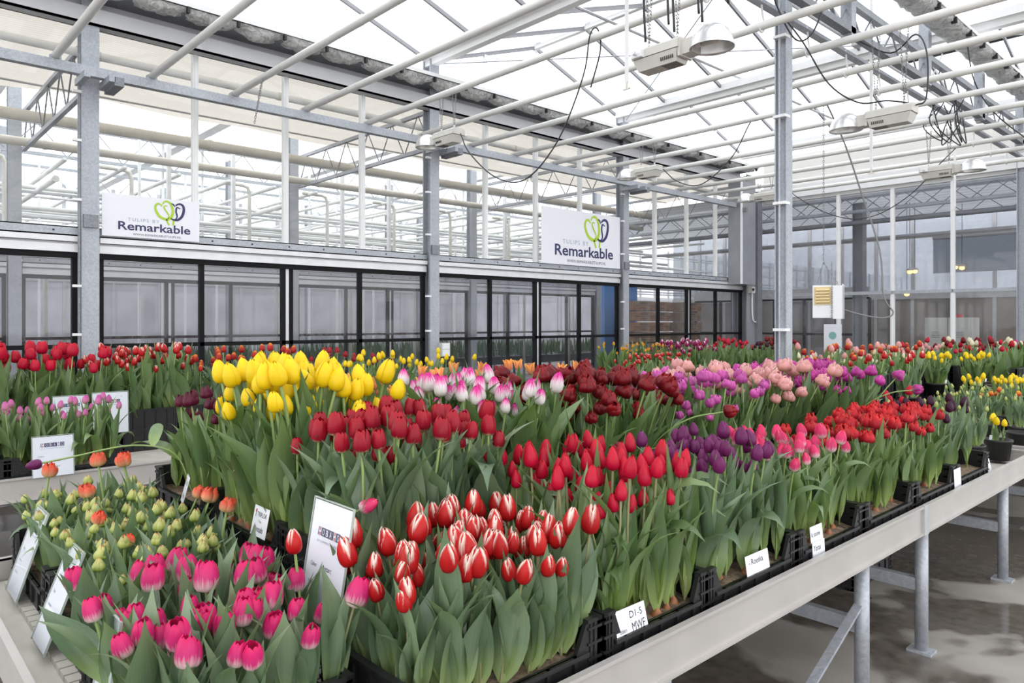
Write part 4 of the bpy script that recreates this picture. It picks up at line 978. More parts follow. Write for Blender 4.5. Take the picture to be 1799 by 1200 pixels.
PM = {
 'bud': P('pale_green_bud_petals', [(0,(.26,.36,.07)),(.45,(.44,.52,.13)),(.85,(.6,.58,.22)),(1,(.75,.42,.2))]),
 'salmon': P('salmon_red_petals', [(0,(.62,.6,.25)),(.35,(.8,.42,.22)),(.7,(.8,.16,.08)),(1,(.78,.07,.03))], streak=.16),
 'pinkwhite': P('hot_pink_petals_white_foot', [(0,(.86,.80,.70)),(.22,(.86,.66,.66)),(.52,(.66,.035,.2)),(1,(.68,.008,.12))], streak=.13),
 'redwhite': P('red_petals_white_edges', [(0,(.6,.4,.2)),(.05,(.46,.007,.011)),(1,(.62,.016,.014))], (.92,.83,.72), (.55,.78,.80,1.06), .11),
 'red': P('bright_red_petals', [(0,(.8,.6,.55)),(.06,(.54,.003,.042)),(1,(.6,.004,.026))], (.72,.03,.07), (.8,.3,.85,1.15), .14),
 'purple': P('violet_purple_petals', [(0,(.42,.34,.36)),(.1,(.19,.018,.12)),(1,(.14,.009,.09))], (.28,.05,.2), (.75,.4,.8,1.15), .16),  # streaks and lighter edges paint a gloss into the violet
 'pinkwhite2': P('rose_petals_white_foot', [(0,(.88,.82,.74)),(.26,(.88,.62,.64)),(.48,(.76,.06,.2)),(1,(.74,.012,.1))], (.88,.6,.62), (.9,.3,1.0,1.25)),
 'reddouble': P('scarlet_double_petals', [(0,(.6,.25,.1)),(.2,(.42,.015,.035)),(1,(.58,.009,.012))], (.75,.05,.04), (.6,.6,.85,1.2), rough=.45, jitter=.2),  # brighter edge colour is a painted highlight that separates the petals
 'yellow': P('lemon_yellow_petals', [(0,(.62,.58,.06)),(.15,(.93,.66,.008)),(1,(.95,.71,.012))], (.85,.52,.004), (.8,.1,.75,1.0), jitter=.05),  # darker edge colour paints shade between the yellow petals
 'maroon': P('dark_maroon_petals', [(0,(.12,.01,.05)),(.3,(.13,.008,.035)),(1,(.085,.003,.014))]),
 'crimson': P('crimson_petals_cream_foot', [(0,(.78,.7,.38)),(.14,(.72,.55,.32)),(.26,(.36,.007,.028)),(1,(.4,.005,.016))], (.52,.03,.05), (.8,.3,.85,1.15), .08),
 'whitepink': P('white_petals_magenta_flame', [(0,(.86,.82,.74)),(.55,(.88,.85,.84)),(.7,(.86,.36,.58)),(.84,(.72,.02,.3)),(1,(.7,.012,.26))], streak=.22),
 'darkred': P('dark_red_double_petals', [(0,(.12,.006,.006)),(.3,(.15,.002,.007)),(1,(.24,.004,.009))], (.4,.016,.02), (.6,.6,.8,1.15), rough=.4, jitter=.22),  # occlusion shade at the foot and edge highlights painted into the colour
 'orange': P('apricot_orange_petals', [(0,(.8,.35,.2)),(.4,(.88,.3,.14)),(1,(.9,.36,.08))], (.95,.62,.16), (.8,.45,.8,1.1)),
 'magenta': P('orchid_pink_petals', [(0,(.6,.4,.4)),(.25,(.5,.07,.32)),(1,(.6,.1,.4))], (.78,.28,.6), (.6,.6,.8,1.15), jitter=.18),  # pale rims are highlights painted in so overlapping petals read apart
 'blush': P('blush_pink_double_petals', [(0,(.75,.55,.3)),(.3,(.74,.36,.3)),(1,(.78,.36,.38))], (.9,.66,.6), (.6,.6,.8,1.15), jitter=.1),  # lighter rim colour stands in for light catching the petal edges
 'magenta2': P('deep_orchid_petals', [(0,(.5,.3,.3)),(.25,(.42,.03,.24)),(1,(.55,.05,.32))], (.74,.2,.52), (.6,.6,.8,1.15), jitter=.18),  # petal edges carry a painted highlight, darker shade colour below
 'redtip': P('brick_red_petals_orange_tip', [(0,(.5,.3,.1)),(.1,(.48,.02,.025)),(.7,(.52,.03,.02)),(1,(.9,.35,.02))]),
 'smallpink': P('mauve_pink_petals', [(0,(.6,.5,.3)),(.35,(.66,.25,.4)),(1,(.6,.08,.38))]),
 'yellowflame': P('yellow_petals_red_flame', [(0,(.35,.42,.08)),(.5,(.8,.55,.04)),(1,(.85,.45,.02))], (.6,.05,.02), (-.8,.4,-.1,.25)),
 'purplewhite': P('wine_petals_white_edges', [(0,(.3,.05,.15)),(.2,(.32,.01,.1)),(1,(.36,.015,.13))], (.9,.82,.85), (.5,.7,.75,.95)),
 'blackpurple': P('near_black_purple_petals', [(0,(.05,.006,.03)),(1,(.045,.004,.022))]),
 'flame': P('orange_red_flame_petals', [(0,(.5,.15,.05)),(.4,(.55,.03,.02)),(1,(.92,.42,.02))]),
 'hotpink': P('hot_pink_petals', [(0,(.7,.3,.4)),(.2,(.74,.03,.24)),(1,(.76,.025,.26))]),
 'cream': P('cream_bud_petals', [(0,(.5,.5,.2)),(.4,(.8,.74,.5)),(1,(.85,.78,.62))]),
}
V = {}
def var(key, label, petal, *a, **k):
    V[key] = Variety(key, label, petal, *a, **k); return V[key]
# --- front left: low crates
S = crate('black crate with green tulip buds at the near left corner of the bench', -2.915, .66, 'x')
crate('black crate with green tulip buds just left of the pink and white tulips', -2.30, .66, 'x')
v = var('green_bud_tulips', 'pale green closed tulip bud at the near left', PM['bud'], 'egg', .041, .0172, .205, 'leaf_blue', double=1, nleaf=4, leaflen=(.85,1.25), leafw=1.1, bend=(0,.2), K=8)
v.field(-3.18,-2.04,.49,.85,S,104,(.8,1.12),.10)
v2 = var('salmon_tulips', 'salmon red ruffled tulip among the green buds', PM['salmon'], 'cup', .046, .0205, .25, 'leaf_blue', double=2, nleaf=3, bend=(.05,.3), wave=.09, open_=.22)
for x, y, s_ in ((-3.12,.55,1.12),(-3.02,.72,1.25),(-2.92,.80,1.28),(-2.6,.84,1.0),(-2.42,.83,1.05),(-2.55,.55,.95),(-2.25,.6,.85),(-2.2,.84,1.1),(-2.8,.62,1.0)): v2.place((x,y,S), R.uniform(0,6.28), s_, (R.gauss(0,.06),R.gauss(0,.06)))
crate('black crate with pink and white tulips at the bottom left of the view', -1.69, .62, 'x')
v = var('pink_white_tulips', 'hot pink white-footed tulip at the bench front', PM['pinkwhite'], 'cup', .060, .0235, .205, 'leaf_blue', nleaf=4, leaflen=(.9,1.35), leafw=1.3, stem='stem_brown', bend=(0,.15), K=8)
v.field(-1.96,-1.42,.44,.80,S,62,(.82,1.14),.16)
crate('black crate with red and white edged tulips at the front right corner', -1.43, 1.16, 'y')
v = var('red_white_edged_tulips', 'red white-edged tulip in the front right crate', PM['redwhite'], 'egg', .064, .0215, .265, 'leaf_blue', nleaf=4, leaflen=(.8,1.15), leafw=1.5, stem='stem_brown', bend=(0,.1), K=8)
v.field(-1.60,-1.26,.9,1.43,S,84,(.84,1.18),.16)
# --- right edge of the bench
crate('black crate with bright red tulips behind the red and white ones', -1.475, 1.712, 'y', sx=.83, sy=1.24)
v = var('bright_red_tulips', 'slender bright red tulip above the handwritten tag', PM['red'], 'slim', .064, .0205, .37, 'leaf', nleaf=4, leaflen=(.75,1.08), leafw=.85, stem='stem_brown', bulb=True, bend=(0,.1), K=8)
v.field(-1.74,-1.26,1.50,1.93,S,80,(.82,1.14),.08)
crate('black crate with violet tulips, third along the bench edge', -1.43, 2.25, 'y')
v = var('violet_tulips', 'violet tulip beside the bright red ones', PM['purple'], 'egg', .058, .0215, .37, 'leaf_blue', nleaf=4, leaflen=(.72,1.05), leafw=.95, bulb=True, K=8)
v.field(-1.60,-1.27,1.99,2.50,S,52,(.84,1.12),.08)
crate('black crate with rose and white tulips, fourth along the bench edge', -1.43, 2.85, 'y')
v = var('rose_white_tulips', 'rose white-footed tulip right of the violet ones', PM['pinkwhite2'], 'egg', .060, .022, .34, 'leaf', nleaf=4, leaflen=(.65,1.0), leafw=.85, bulb=True)
v.field(-1.60,-1.27,2.59,3.10,S,40,(.86,1.08),.08)
crate('black crate with scarlet double tulips, near one of the pair on the bench edge', -1.43, 3.45, 'y')
crate('black crate with scarlet double tulips, far one of the pair on the bench edge', -1.43, 4.05, 'y')
v = var('scarlet_double_tulips', 'scarlet double tulip at the bench edge', PM['reddouble'], 'cup', .052, .027, .33, 'leaf', double=2, nleaf=4, leaflen=(.65,1.0), leafw=.95, wave=.06, bulb=True, open_=.12)
v.field(-1.60,-1.27,3.19,4.32,S,96,(.86,1.12),.10)
# --- raised rows behind
def raised(label, cx, cy, along):
    crate('empty crate under the ' + label, cx, cy, along, BZ, soil=False, group='empty crates underneath')
    return crate(label, cx, cy, along, RZB)
S2 = raised('black crate with dark maroon tulips on the left of the bench', -2.935, 1.16, 'x')
v = var('maroon_tulips', 'dark maroon tulip in the crate left of the yellow tulips', PM['maroon'], 'cup', .056, .026, .35, 'leaf', double=1, nleaf=4, leaflen=(.7,1.0), wave=.04)
v.field(-3.2,-2.68,1.0,1.32,S2,30,(.8,1.12),.14)
raised('black crate with yellow tulips holding the Avocado card', -2.335, 1.16, 'x')
v = var('yellow_tulips', 'tall yellow tulip in the Avocado crate', PM['yellow'], 'egg', .074, .0258, .42, 'leaf', nleaf=4, leaflen=(.6,.95), leafw=1.0, bend=(0,.15), bulb=True, stem_r=.0045, K=8)
v.field(-2.60,-2.07,.99,1.34,S2,84,(.86,1.2),.14)
raised('black crate with crimson tulips beside the yellow ones', -1.835, 1.25, 'y')
v = var('crimson_tulips', 'crimson cream-footed tulip beside the tall yellow ones', PM['crimson'], 'cup', .062, .0225, .34, 'leaf_blue', nleaf=4, leaflen=(.75,1.05), leafw=1.4, bend=(0,.1), stem_r=.004, K=8)
v.field(-2.01,-1.67,.99,1.5,S2,66,(.82,1.14),.08)
raised('black crate with white tulips flamed magenta', -2.2, 1.80, 'x')
v = var('white_magenta_tulips', 'white tulip flamed magenta behind the crimson ones', PM['whitepink'], 'egg', .066, .0225, .37, 'leaf', nleaf=4, leaflen=(.75,1.1), leafw=1.15)
v.field(-2.46,-1.93,1.62,1.98,S2,54,(.86,1.18),.12)
raised('black crate with apricot tulips behind the white ones', -2.83, 1.85, 'x'); raised('black crate with apricot tulips behind the dark red ones', -2.83, 2.55, 'x')
v = var('apricot_tulips', 'apricot tulip behind the dark red ones', PM['orange'], 'open', .062, .024, .38, 'leaf_dark', nleaf=3, double=1, near=False, bend=(0,.15))
v.field(-3.05,-2.57,1.62,2.9,S2,40,(.88,1.12),.12)
raised('black crate with dark red double tulips amid the bench', -2.22, 2.45, 'x')
v = var('dark_red_double_tulips', 'dark red double tulip amid the bench', PM['darkred'], 'ball', .062, .033, .37, 'leaf', double=3, near=False, nleaf=4, leaflen=(.6,1.0), leafw=1.0, wave=.06, bend=(0,.25), stem_r=.0032)
v.field(-2.50,-1.93,2.22,2.72,S2,104,(.70,1.2),.24, edge=.9)
raised('black crate with orchid pink tulips right of the dark red ones', -2.2, 3.12, 'x')
v = var('orchid_pink_tulips', 'orchid pink tulip right of the dark red ones', PM['magenta'], 'ball', .056, .0265, .35, 'leaf', double=1, near=False, nleaf=4, leaflen=(.6,1.0), wave=.03, bend=(0,.25), stem_r=.0032)
v.field(-2.46,-1.9,2.86,3.42,S2,100,(.68,1.16),.24, edge=.9)
raised('black crate with blush pink double tulips', -2.2, 3.7, 'x')
v = var('blush_double_tulips', 'blush pink double tulip between orchid ones', PM['blush'], 'ball', .066, .036, .36, 'leaf_dark', double=2, near=False, nleaf=4, leaflen=(.6,1.0), wave=.05, bend=(0,.22), stem_r=.0034)
v.field(-2.46,-1.88,3.46,4.2,S2,84,(.70,1.14),.24, edge=.9)
raised('black crate with deep orchid double tulips', -2.2, 4.5, 'x')
v = var('deep_orchid_tulips', 'deep orchid double tulip beyond the blush pink ones', PM['magenta2'], 'ball', .064, .034, .35, 'leaf_dark', double=2, near=False, nleaf=4, leaflen=(.6,1.0), wave=.05, bend=(0,.22), stem_r=.0034)
v.field(-2.46,-1.86,4.24,4.86,S2,76,(.70,1.14),.26, edge=1.0)
# --- far part of the bench
crate('black crate with near-black tulips after the scarlet double ones', -1.43, 4.66, 'y')
v = var('black_purple_tulips', 'near-black tulip behind the scarlet ones', PM['blackpurple'], 'egg', .062, .022, .33, 'leaf_blue', near=False, nleaf=4, leaflen=(.7,1.0), leafw=1.1)
v.field(-1.62,-1.27,4.42,4.9,S,16,(.85,1.15),.12)
potm = MB().lathe([(0,.004),(.062,.004),(.066,0),(.083,.125),(.088,.125),(.088,.14),(.08,.14),(.074,.11),(0,.11)], 20).mesh('pot_shell', M['pot'], True)
psoil = MB().lathe([(0,.118),(.05,.117),(.076,.115)], 14).mesh('soil', M['soil'], True)
tagm = MB().box((-.008,-.0008,0),(.008,.0008,.07)).mesh('plant_label', M['card'])
def pot(label, x, y, vkey, n, z=BZ, sc=1.0, sj=(.85,1.1), tagged=True):
    t = thing('plant_pot', label, 'pot', (x,y,z), R.uniform(0,6), 'black pots on the bench'); t.scale = (sc,)*3
    mk('pot_shell', potm, t); mk('soil', psoil, t)
    if tagged: mk('plant_label', tagm, t, (.06,-.04,.1), (0,.15,R.uniform(0,3)))
    for i in range(n):
        a = i*2.4; r = .058*sc*math.sqrt((i+.5)/n)
        V[vkey].place((x+r*math.cos(a), y+r*math.sin(a), z+.115*sc), R.uniform(0,6.28), R.uniform(*sj), (.2*r/.06*math.cos(a)+R.gauss(0,.05), .2*r/.06*math.sin(a)+R.gauss(0,.05)))
LK = dict(near=False, nleaf=3, leaflen=(.7,1.0), leafw=1.2, K=5)
var('yellow_pot_tulips', 'yellow tulip growing in a black pot at the right of the bench', PM['yellow'], 'egg', .058, .02, .27, 'leaf', **LK)
var('short_yellow_pot_tulips', 'short broad-leaved yellow tulip in the pot at the bench edge', PM['yellow'], 'egg', .06, .022, .13, 'leaf', **LK)
var('red_white_pot_tulips', 'red tulip with white edges in a pot beyond the orchid tulips', PM['redwhite'], 'egg', .066, .023, .33, 'leaf_blue', **LK)
var('red_pot_tulips', 'plain red tulip in a low pot beyond the orchid tulips', PM['red'], 'egg', .07, .026, .26, 'leaf_blue', **LK)
var('flame_pot_tulips', 'orange flamed tulip in a pot at the right edge of the view', PM['flame'], 'egg', .046, .02, .22, 'leaf_blue', **LK)
pot('black pot of red tulips just beyond the orchid tulips', -1.98, 5.6, 'red_pot_tulips', 4)
pot('black pot of red and white tulips, left one', -2.42, 6.3, 'red_white_pot_tulips', 5, RZB); pot('black pot of red and white tulips, right one', -2.2, 6.55, 'red_white_pot_tulips', 5, RZB)
pot('black pot of yellow tulips, left of the two raised on crates', -2.42, 7.95, 'yellow_pot_tulips', 13, RZB, 1.15); pot('black pot of yellow tulips, right of the two raised on crates', -2.22, 8.45, 'yellow_pot_tulips', 13, RZB, 1.15)
for k, (x, y) in enumerate(((-2.0,7.6),(-1.85,7.85),(-1.62,7.6),(-1.75,8.2))): pot('black pot of yellow tulips, %s of the group at the right edge' % ordinal(k), x, y, 'yellow_pot_tulips', 8)
for k, (x, y) in enumerate(((-1.72,6.95),(-1.5,7.0),(-1.42,7.35))): pot('black pot of orange flamed tulips, %s of three' % ordinal(k), x, y, 'flame_pot_tulips', 4)
pot('black pot with two short yellow tulips at the bench edge', -1.37, 5.72, 'short_yellow_pot_tulips', 3); pot('black pot next to the short yellow tulips', -1.36, 6.2, 'short_yellow_pot_tulips', 1)
# black crates that lift the far rows
for k, (x, y) in enumerate(((-2.31,6.42),(-2.32,8.0),(-2.3,8.46))):
    crate('upturned empty black crate under the far tulip pots, %s from the column' % ordinal(k), x, y, 'x', BZ, soil=False, group='upturned crates')
def far(key, label, pm, shape, H, Rr, h, reg, n, z, leaf='leaf', sj=(.85,1.15), **kw):
    k = dict(LK); k.update(kw); v = var(key, label, PM[pm], shape, H, Rr, h, leaf, **k); v.field(*reg, z, n, sj, .12)
Z3 = BZ+.45*.52-.012
for c, (x, ys) in enumerate(((-2.87, [6.26+.41*k for k in range(13)]), (-2.24, [9.0+.41*k for k in range(9)]), (-1.62, [11.0+.41*k for k in range(4)]))):
    for k, y in enumerate(ys): crate('tall black crate, %s in the %s column on the far bench' % (ordinal(k), ('left','middle','right')[c]), x, y, 'x', BZ, .45)
far('far_red_orange', 'red tulip with orange tip on the far half of the near bench', 'redtip', 'egg', .062, .024, .39, (-3.13,-2.62,6.1,8.6), 46, Z3)
far('far_pale_pink', 'pale pink tulip on the far half of the near bench', 'blush', 'egg', .062, .024, .41, (-3.13,-2.62,6.1,9.4), 30, Z3)
far('far_cream_buds', 'cream green bud tulip on the far half of the near bench', 'cream', 'slim', .055, .016, .33, (-3.13,-2.62,6.1,8.8), 56, Z3)
far('far_red', 'plain red tulip on the far half of the near bench', 'red', 'egg', .066, .025, .4, (-3.1,-2.0,8.9,11), 30, Z3)
far('far_dark_red', 'dark red tulip at the far end of the near bench', 'darkred', 'egg', .07, .028, .4, (-3.0,-2.0,9.4,11.3), 28, Z3)
far('far_pale_yellow', 'pale yellow tulip at the far end of the near bench', 'cream', 'egg', .066, .024, .41, (-3.0,-2.1,9.2,11), 18, Z3)
far('far_hot_pink', 'hot pink tulip at the far right end of the near bench', 'hotpink', 'egg', .066, .025, .38, (-2.5,-1.4,10.9,12.3), 34, Z3)
var('foliage_pot_tulips', 'leafy green tulip in bud among the far pots', PM['bud'], 'slim', .04, .013, .24, 'leaf_blue', near=False, nleaf=4, leaflen=(.7,1.1), leafw=1.2, K=5)
n_ = 0
for ix, x in enumerate((-2.95,-2.7,-2.45,-2.15,-1.9,-1.65,-1.42)):
    for y in (5.12,5.35,5.58,6.55,6.85,7.2,8.1,8.5,8.9):
        if x < -2.0 and y > 6 or any(abs(x-a)+abs(y-b) < .24 for a, b in ((-1.98,5.6),(-1.37,5.72),(-1.36,6.2),(-2.0,7.6),(-1.85,7.85),(-1.62,7.6),(-1.75,8.2),(-1.72,6.95),(-1.5,7.0),(-1.42,7.35),(-1.43,4.9))): continue
        pot('black pot of green budded tulips, %s of those set out past the orchid tulips' % ordinal(n_), x+R.uniform(-.02,.02), y, 'foliage_pot_tulips', 5, tagged=R.random() < .4); n_ += 1
# --- left bench
for k, y in enumerate((.38,.98)): crate('black crate with small mauve tulips, %s one on the left bench' % ('near','far')[k], -5.06, y, 'y')
far('small_mauve', 'small mauve pink tulip at the front of the left bench', 'smallpink', 'egg', .046, .0165, .31, (-5.22,-4.9,.2,1.24), 64, S, 'leaf', nleaf=4, leafw=1.0, near=False)
def tall(label, y): crate(label, -5.93, y, 'x', BZ, .3)
for k in range(9): tall('tall black crate, %s along the back of the left bench' % ordinal(k), .42+.41*k)
ZL = BZ+.15
far('left_red', 'large red tulip at the back of the left bench', 'red', 'cup', .085, .033, .49, (-6.2,-5.66,.25,1.38), 58, ZL, 'leaf', nleaf=4, leafw=1.0)
far('left_red_white', 'red tulip with white tips at the back of the left bench', 'redwhite', 'egg', .066, .023, .48, (-6.2,-5.66,1.36,1.96), 44, ZL, 'leaf', nleaf=4)
far('left_red_orange', 'red tulip with orange tip beyond the red and white ones on the left bench', 'redtip', 'egg', .062, .023, .47, (-6.2,-5.66,1.98,2.75), 34, ZL, 'leaf_blue', nleaf=4)
far('left_yellow', 'small yellow tulip halfway along the left bench', 'yellow', 'egg', .058, .02, .42, (-5.56,-5.04,2.98,4.22), 36, ZL)
far('left_crimson', 'crimson tulip behind the small yellow ones on the left bench', 'crimson', 'egg', .062, .024, .44, (-6.2,-5.7,3.0,3.8), 16, ZL)
for k in range(3): crate('black crate of small yellow tulips, %s halfway along the left bench' % ordinal(k), -5.3, 3.15+.45*k, 'x', BZ, .3)
far('left_small_red_white', 'small red and white tulip at the front of the far left bench', 'redwhite', 'egg', .046, .018, .33, (-5.16,-4.86,6.3,7.4), 44, ZL)
far('left_yellow_flame', 'yellow bud tulip flamed red beside the column right of the larger sign', 'yellowflame', 'egg', .045, .016, .42, (-5.92,-5.38,6.9,7.8), 44, ZL, 'leaf', nleaf=4)
far('left_wine_white', 'wine coloured tulip with white edges near the wooden crates', 'purplewhite', 'egg', .068, .027, .42, (-5.92,-5.38,8.0,8.9), 56, ZL)
far('left_far_red', 'red tulip right of the wine and white ones on the left bench', 'red', 'egg', .062, .024, .43, (-5.92,-5.38,9.0,9.9), 36, ZL)
far('left_dark_purple', 'dark purple tulip near the corner column on the left bench', 'blackpurple', 'egg', .06, .025, .38, (-5.92,-5.38,9.95,10.6), 20, ZL)
far('left_corner_red', 'dark red tulip in front of the far corner', 'darkred', 'egg', .066, .03, .42, (-5.92,-5.38,10.7,11.3), 26, ZL)
for k in range(2): crate('tall black crate of small red white tulips, %s one' % ('near','far')[k], -5.0, 6.55+.6*k, 'y', BZ, .3)
for k in range(10): crate('tall black crate, %s along the far half of the left bench' % ordinal(k), -5.65, 6.6+.5*k, 'x', BZ, .3)
# --- single wayward flowers
def wayward(vkey, label, pts, leafkey='leaf', blooms=1.0, leaves=()):
    v = V[vkey]; pts = [Vector(p) for p in pts]; t = thing('tulip', label, 'tulip', pts[0]); q = [p-pts[0] for p in pts]; sp = spline(q, 5)
    MB().tube(sp, .0036, 6, False).obj('stem', M['stem'], t, True); d = (sp[-1]-sp[-2]).normalized()
    b = mk('bloom', v.inner, t, sp[-1], ZV.rotation_difference(d), blooms)
    for i in range(v.no): mk('petal', v.outer, b, None, (0,0,i*6.283/v.no))
    for (i, rz, L, tl, kk) in leaves: mk('leaf', leaf_meshes(leafkey)[kk], t, sp[i], (0, tl, rz), (L, L*1.2, L))
    return t
wayward('violet_tulips', 'single purple tulip lying over sideways above the green buds', [(-3.05,1.05,S2),(-3.1,1.0,1.08),(-3.16,.86,1.125),(-3.2,.66,1.1),(-3.22,.56,1.085)], 'leaf', .95, ((4,3.6,.3,.9,10),(8,2.7,.22,.8,9)))
wayward('dark_red_double_tulips', 'dark red tulip nodding down beside the orchid pink tulips', [(-2.0,2.6,S2),(-1.9,2.62,1.1),(-1.78,2.68,1.2),(-1.66,2.76,1.235)], 'leaf', .9, ((2,.3,.25,.4,5),))
wayward('dark_red_double_tulips', 'dark red tulip drooping low above the bright red tulips, left of two', [(-2.0,2.4,S2),(-1.9,2.3,1.05),(-1.8,2.18,1.14),(-1.7,2.1,1.15)], 'leaf', .9)
wayward('dark_red_double_tulips', 'dark red tulip drooping low above the bright red tulips, right of two', [(-2.0,2.5,S2),(-1.86,2.42,1.05),(-1.72,2.36,1.12),(-1.62,2.33,1.11)], 'leaf', .92)
wayward('deep_orchid_tulips', 'deep orchid tulip hanging out toward the aisle on a curved stem', [(-1.95,4.6,S2),(-1.82,4.66,1.1),(-1.7,4.74,1.18),(-1.6,4.82,1.2)], 'leaf_dark', .95)
wayward('deep_orchid_tulips', 'deep orchid tulip drooping just above the scarlet double tulips', [(-1.95,4.3,S2),(-1.8,4.3,1.05),(-1.7,4.32,1.1),(-1.62,4.34,1.09)], 'leaf_dark', .9)

wayward('pink_white_tulips', 'hot pink tulip with a long leaf sprawling out over the bench edge', [(-1.72,.43,S),(-1.725,.42,.86),(-1.73,.41,.93),(-1.74,.40,.98)], 'leaf_blue', .9, ((4,3.45,.30,1.0,2),(5,4.4,.2,.5,5)))
wayward('red_white_edged_tulips', 'lone red tulip standing in front of the white variety card', [(-1.60,.80,S),(-1.60,.80,.9),(-1.605,.795,1.0),(-1.61,.79,1.07)], 'leaf_blue', .95, ((1,2.0,.25,.15,3),))
wayward('rose_white_tulips', 'pink tulip bud nodding sideways at the edge of the red white crate', [(-1.62,1.0,S),(-1.66,.98,.98),(-1.68,.96,1.1),(-1.655,.99,1.13)], 'leaf_blue', .9)
# ------------------------------------------------------------------ the 300 tulips that show largest become objects, the rest one mesh
import numpy as np
def project(p):
    u = CY_*p.x + SY_*p.y; d = -SY_*p.x + CY_*p.y
    return CXP+F_PX*u/d, HYP-F_PX*(p.z-EYE)/d, d
info = []
for i, (s, k, loc, q, sc, bs) in enumerate(REQ):
    c = loc + q @ ((s.variants[k][1] + Vector((0,0,s.H*.5)))*sc); px, py, d = project(c)
    info.append((px, py, d, s.Rr*sc*F_PX/d, s.H*.5*sc*F_PX/d))
buf = np.full((400, 600), -1, int)
for i in sorted(range(len(REQ)), key=lambda i: -info[i][2]):
    px, py, d, rx, ry = info[i]
    if not (-20 < px < 1819 and -20 < py < 1220): continue
    x0, x1, y0, y1 = max(0,int((px-rx)/3)), min(600,int((px+rx)/3)+1), max(0,int((py-ry)/3)), min(400,int((py+ry)/3)+1)
    if x1 > x0 and y1 > y0: buf[y0:y1, x0:x1] = i
cnt = np.bincount(buf[buf >= 0].ravel(), minlength=len(REQ))
order = sorted(range(len(REQ)), key=lambda i: -cnt[i])
chosen = [i for i in order[:291] if cnt[i] > 0]; cs = set(chosen)
byv = {}
for i in chosen: byv.setdefault(REQ[i][0].key, []).append(i)
for key, ids in byv.items():
    ys = sorted(info[i][1] for i in ids); med = ys[len(ys)//2]
    for half in (0, 1):
        sub = sorted([i for i in ids if (info[i][1] >= med) == bool(half)], key=lambda i: info[i][0])
        for n, i in enumerate(sub):
            s, k, loc, q, sc, bs = REQ[i]
            s.build(k, loc, q, sc, bs, '%s, %s from left in its %s half' % (' '.join(s.short.split()[:9]), ordinal(n), ('upper','lower')[half]))
MATS = []; cache = {}
def arrays(s, k):
    if (s.key, k) in cache: return cache[(s.key, k)]
    sm, tip, rot, rec = s.variants[k]; out = [[], [], [], [], []]; off = 0
    for me, M4 in [(s.full, Matrix.LocRotScale(tip, rot, Vector((1,1,1)))), (sm, Matrix())] + [(lm, Matrix.LocRotScale(Vector(l), Euler(r), Vector(c))) for lm, l, r, c in rec]:
        nv = len(me.vertices); co = np.empty(nv*3); me.vertices.foreach_get('co', co); co = co.reshape(-1,3); A = np.array(M4); co = co @ A[:3,:3].T + A[:3,3]
        li = np.empty(len(me.loops), int); me.loops.foreach_get('vertex_index', li); lt = np.empty(len(me.polygons), int); me.polygons.foreach_get('loop_total', lt)
        uv = np.zeros(len(me.loops)*2)
        if me.uv_layers: me.uv_layers[0].data.foreach_get('uv', uv)
        m = me.materials[0]
        if m not in MATS: MATS.append(m)
        out[0].append(co); out[1].append(li+off); out[2].append(lt); out[3].append(uv.reshape(-1,2)); out[4].append(np.full(len(lt), MATS.index(m))); off += nv
    cache[(s.key, k)] = [np.concatenate(o) for o in out]; return cache[(s.key, k)]
acc = [[], [], [], [], [], []]; off = 0; rt = random.Random(3)
for i, (s, k, loc, q, sc, bs) in enumerate(REQ):
    if i in cs: continue
    co, li, lt, uv, mi = arrays(s, k); A = np.array(q.to_matrix())*sc
    acc[0].append(co @ A.T + np.array(loc)); acc[1].append(li+off); acc[2].append(lt); acc[3].append(uv); acc[4].append(mi); acc[5].append(np.full(len(co), rt.random())); off += len(co)
co, li, lt, uv, mi, tn = [np.concatenate(a) for a in acc]
me = bpy.data.meshes.new('tulip_crowd'); me.vertices.add(len(co)); me.vertices.foreach_set('co', co.ravel())
me.loops.add(len(li)); me.loops.foreach_set('vertex_index', li); me.polygons.add(len(lt)); me.polygons.foreach_set('loop_start', np.concatenate(([0], np.cumsum(lt)[:-1])))
for m in MATS: me.materials.append(m)
me.polygons.foreach_set('material_index', mi); me.polygons.foreach_set('use_smooth', np.ones(len(lt), bool))
me.update(calc_edges=True); ul = me.uv_layers.new(name='UVMap'); ul.data.foreach_set('uv', uv.ravel())
ta = me.attributes.new('tone', 'FLOAT', 'POINT'); ta.data.foreach_set('value', tn)
crowd = mk('tulip_crowd', me); crowd['kind'] = 'stuff'; tag(crowd, 'smaller tulips of many colours filling the crates and pots farther back', 'tulips')
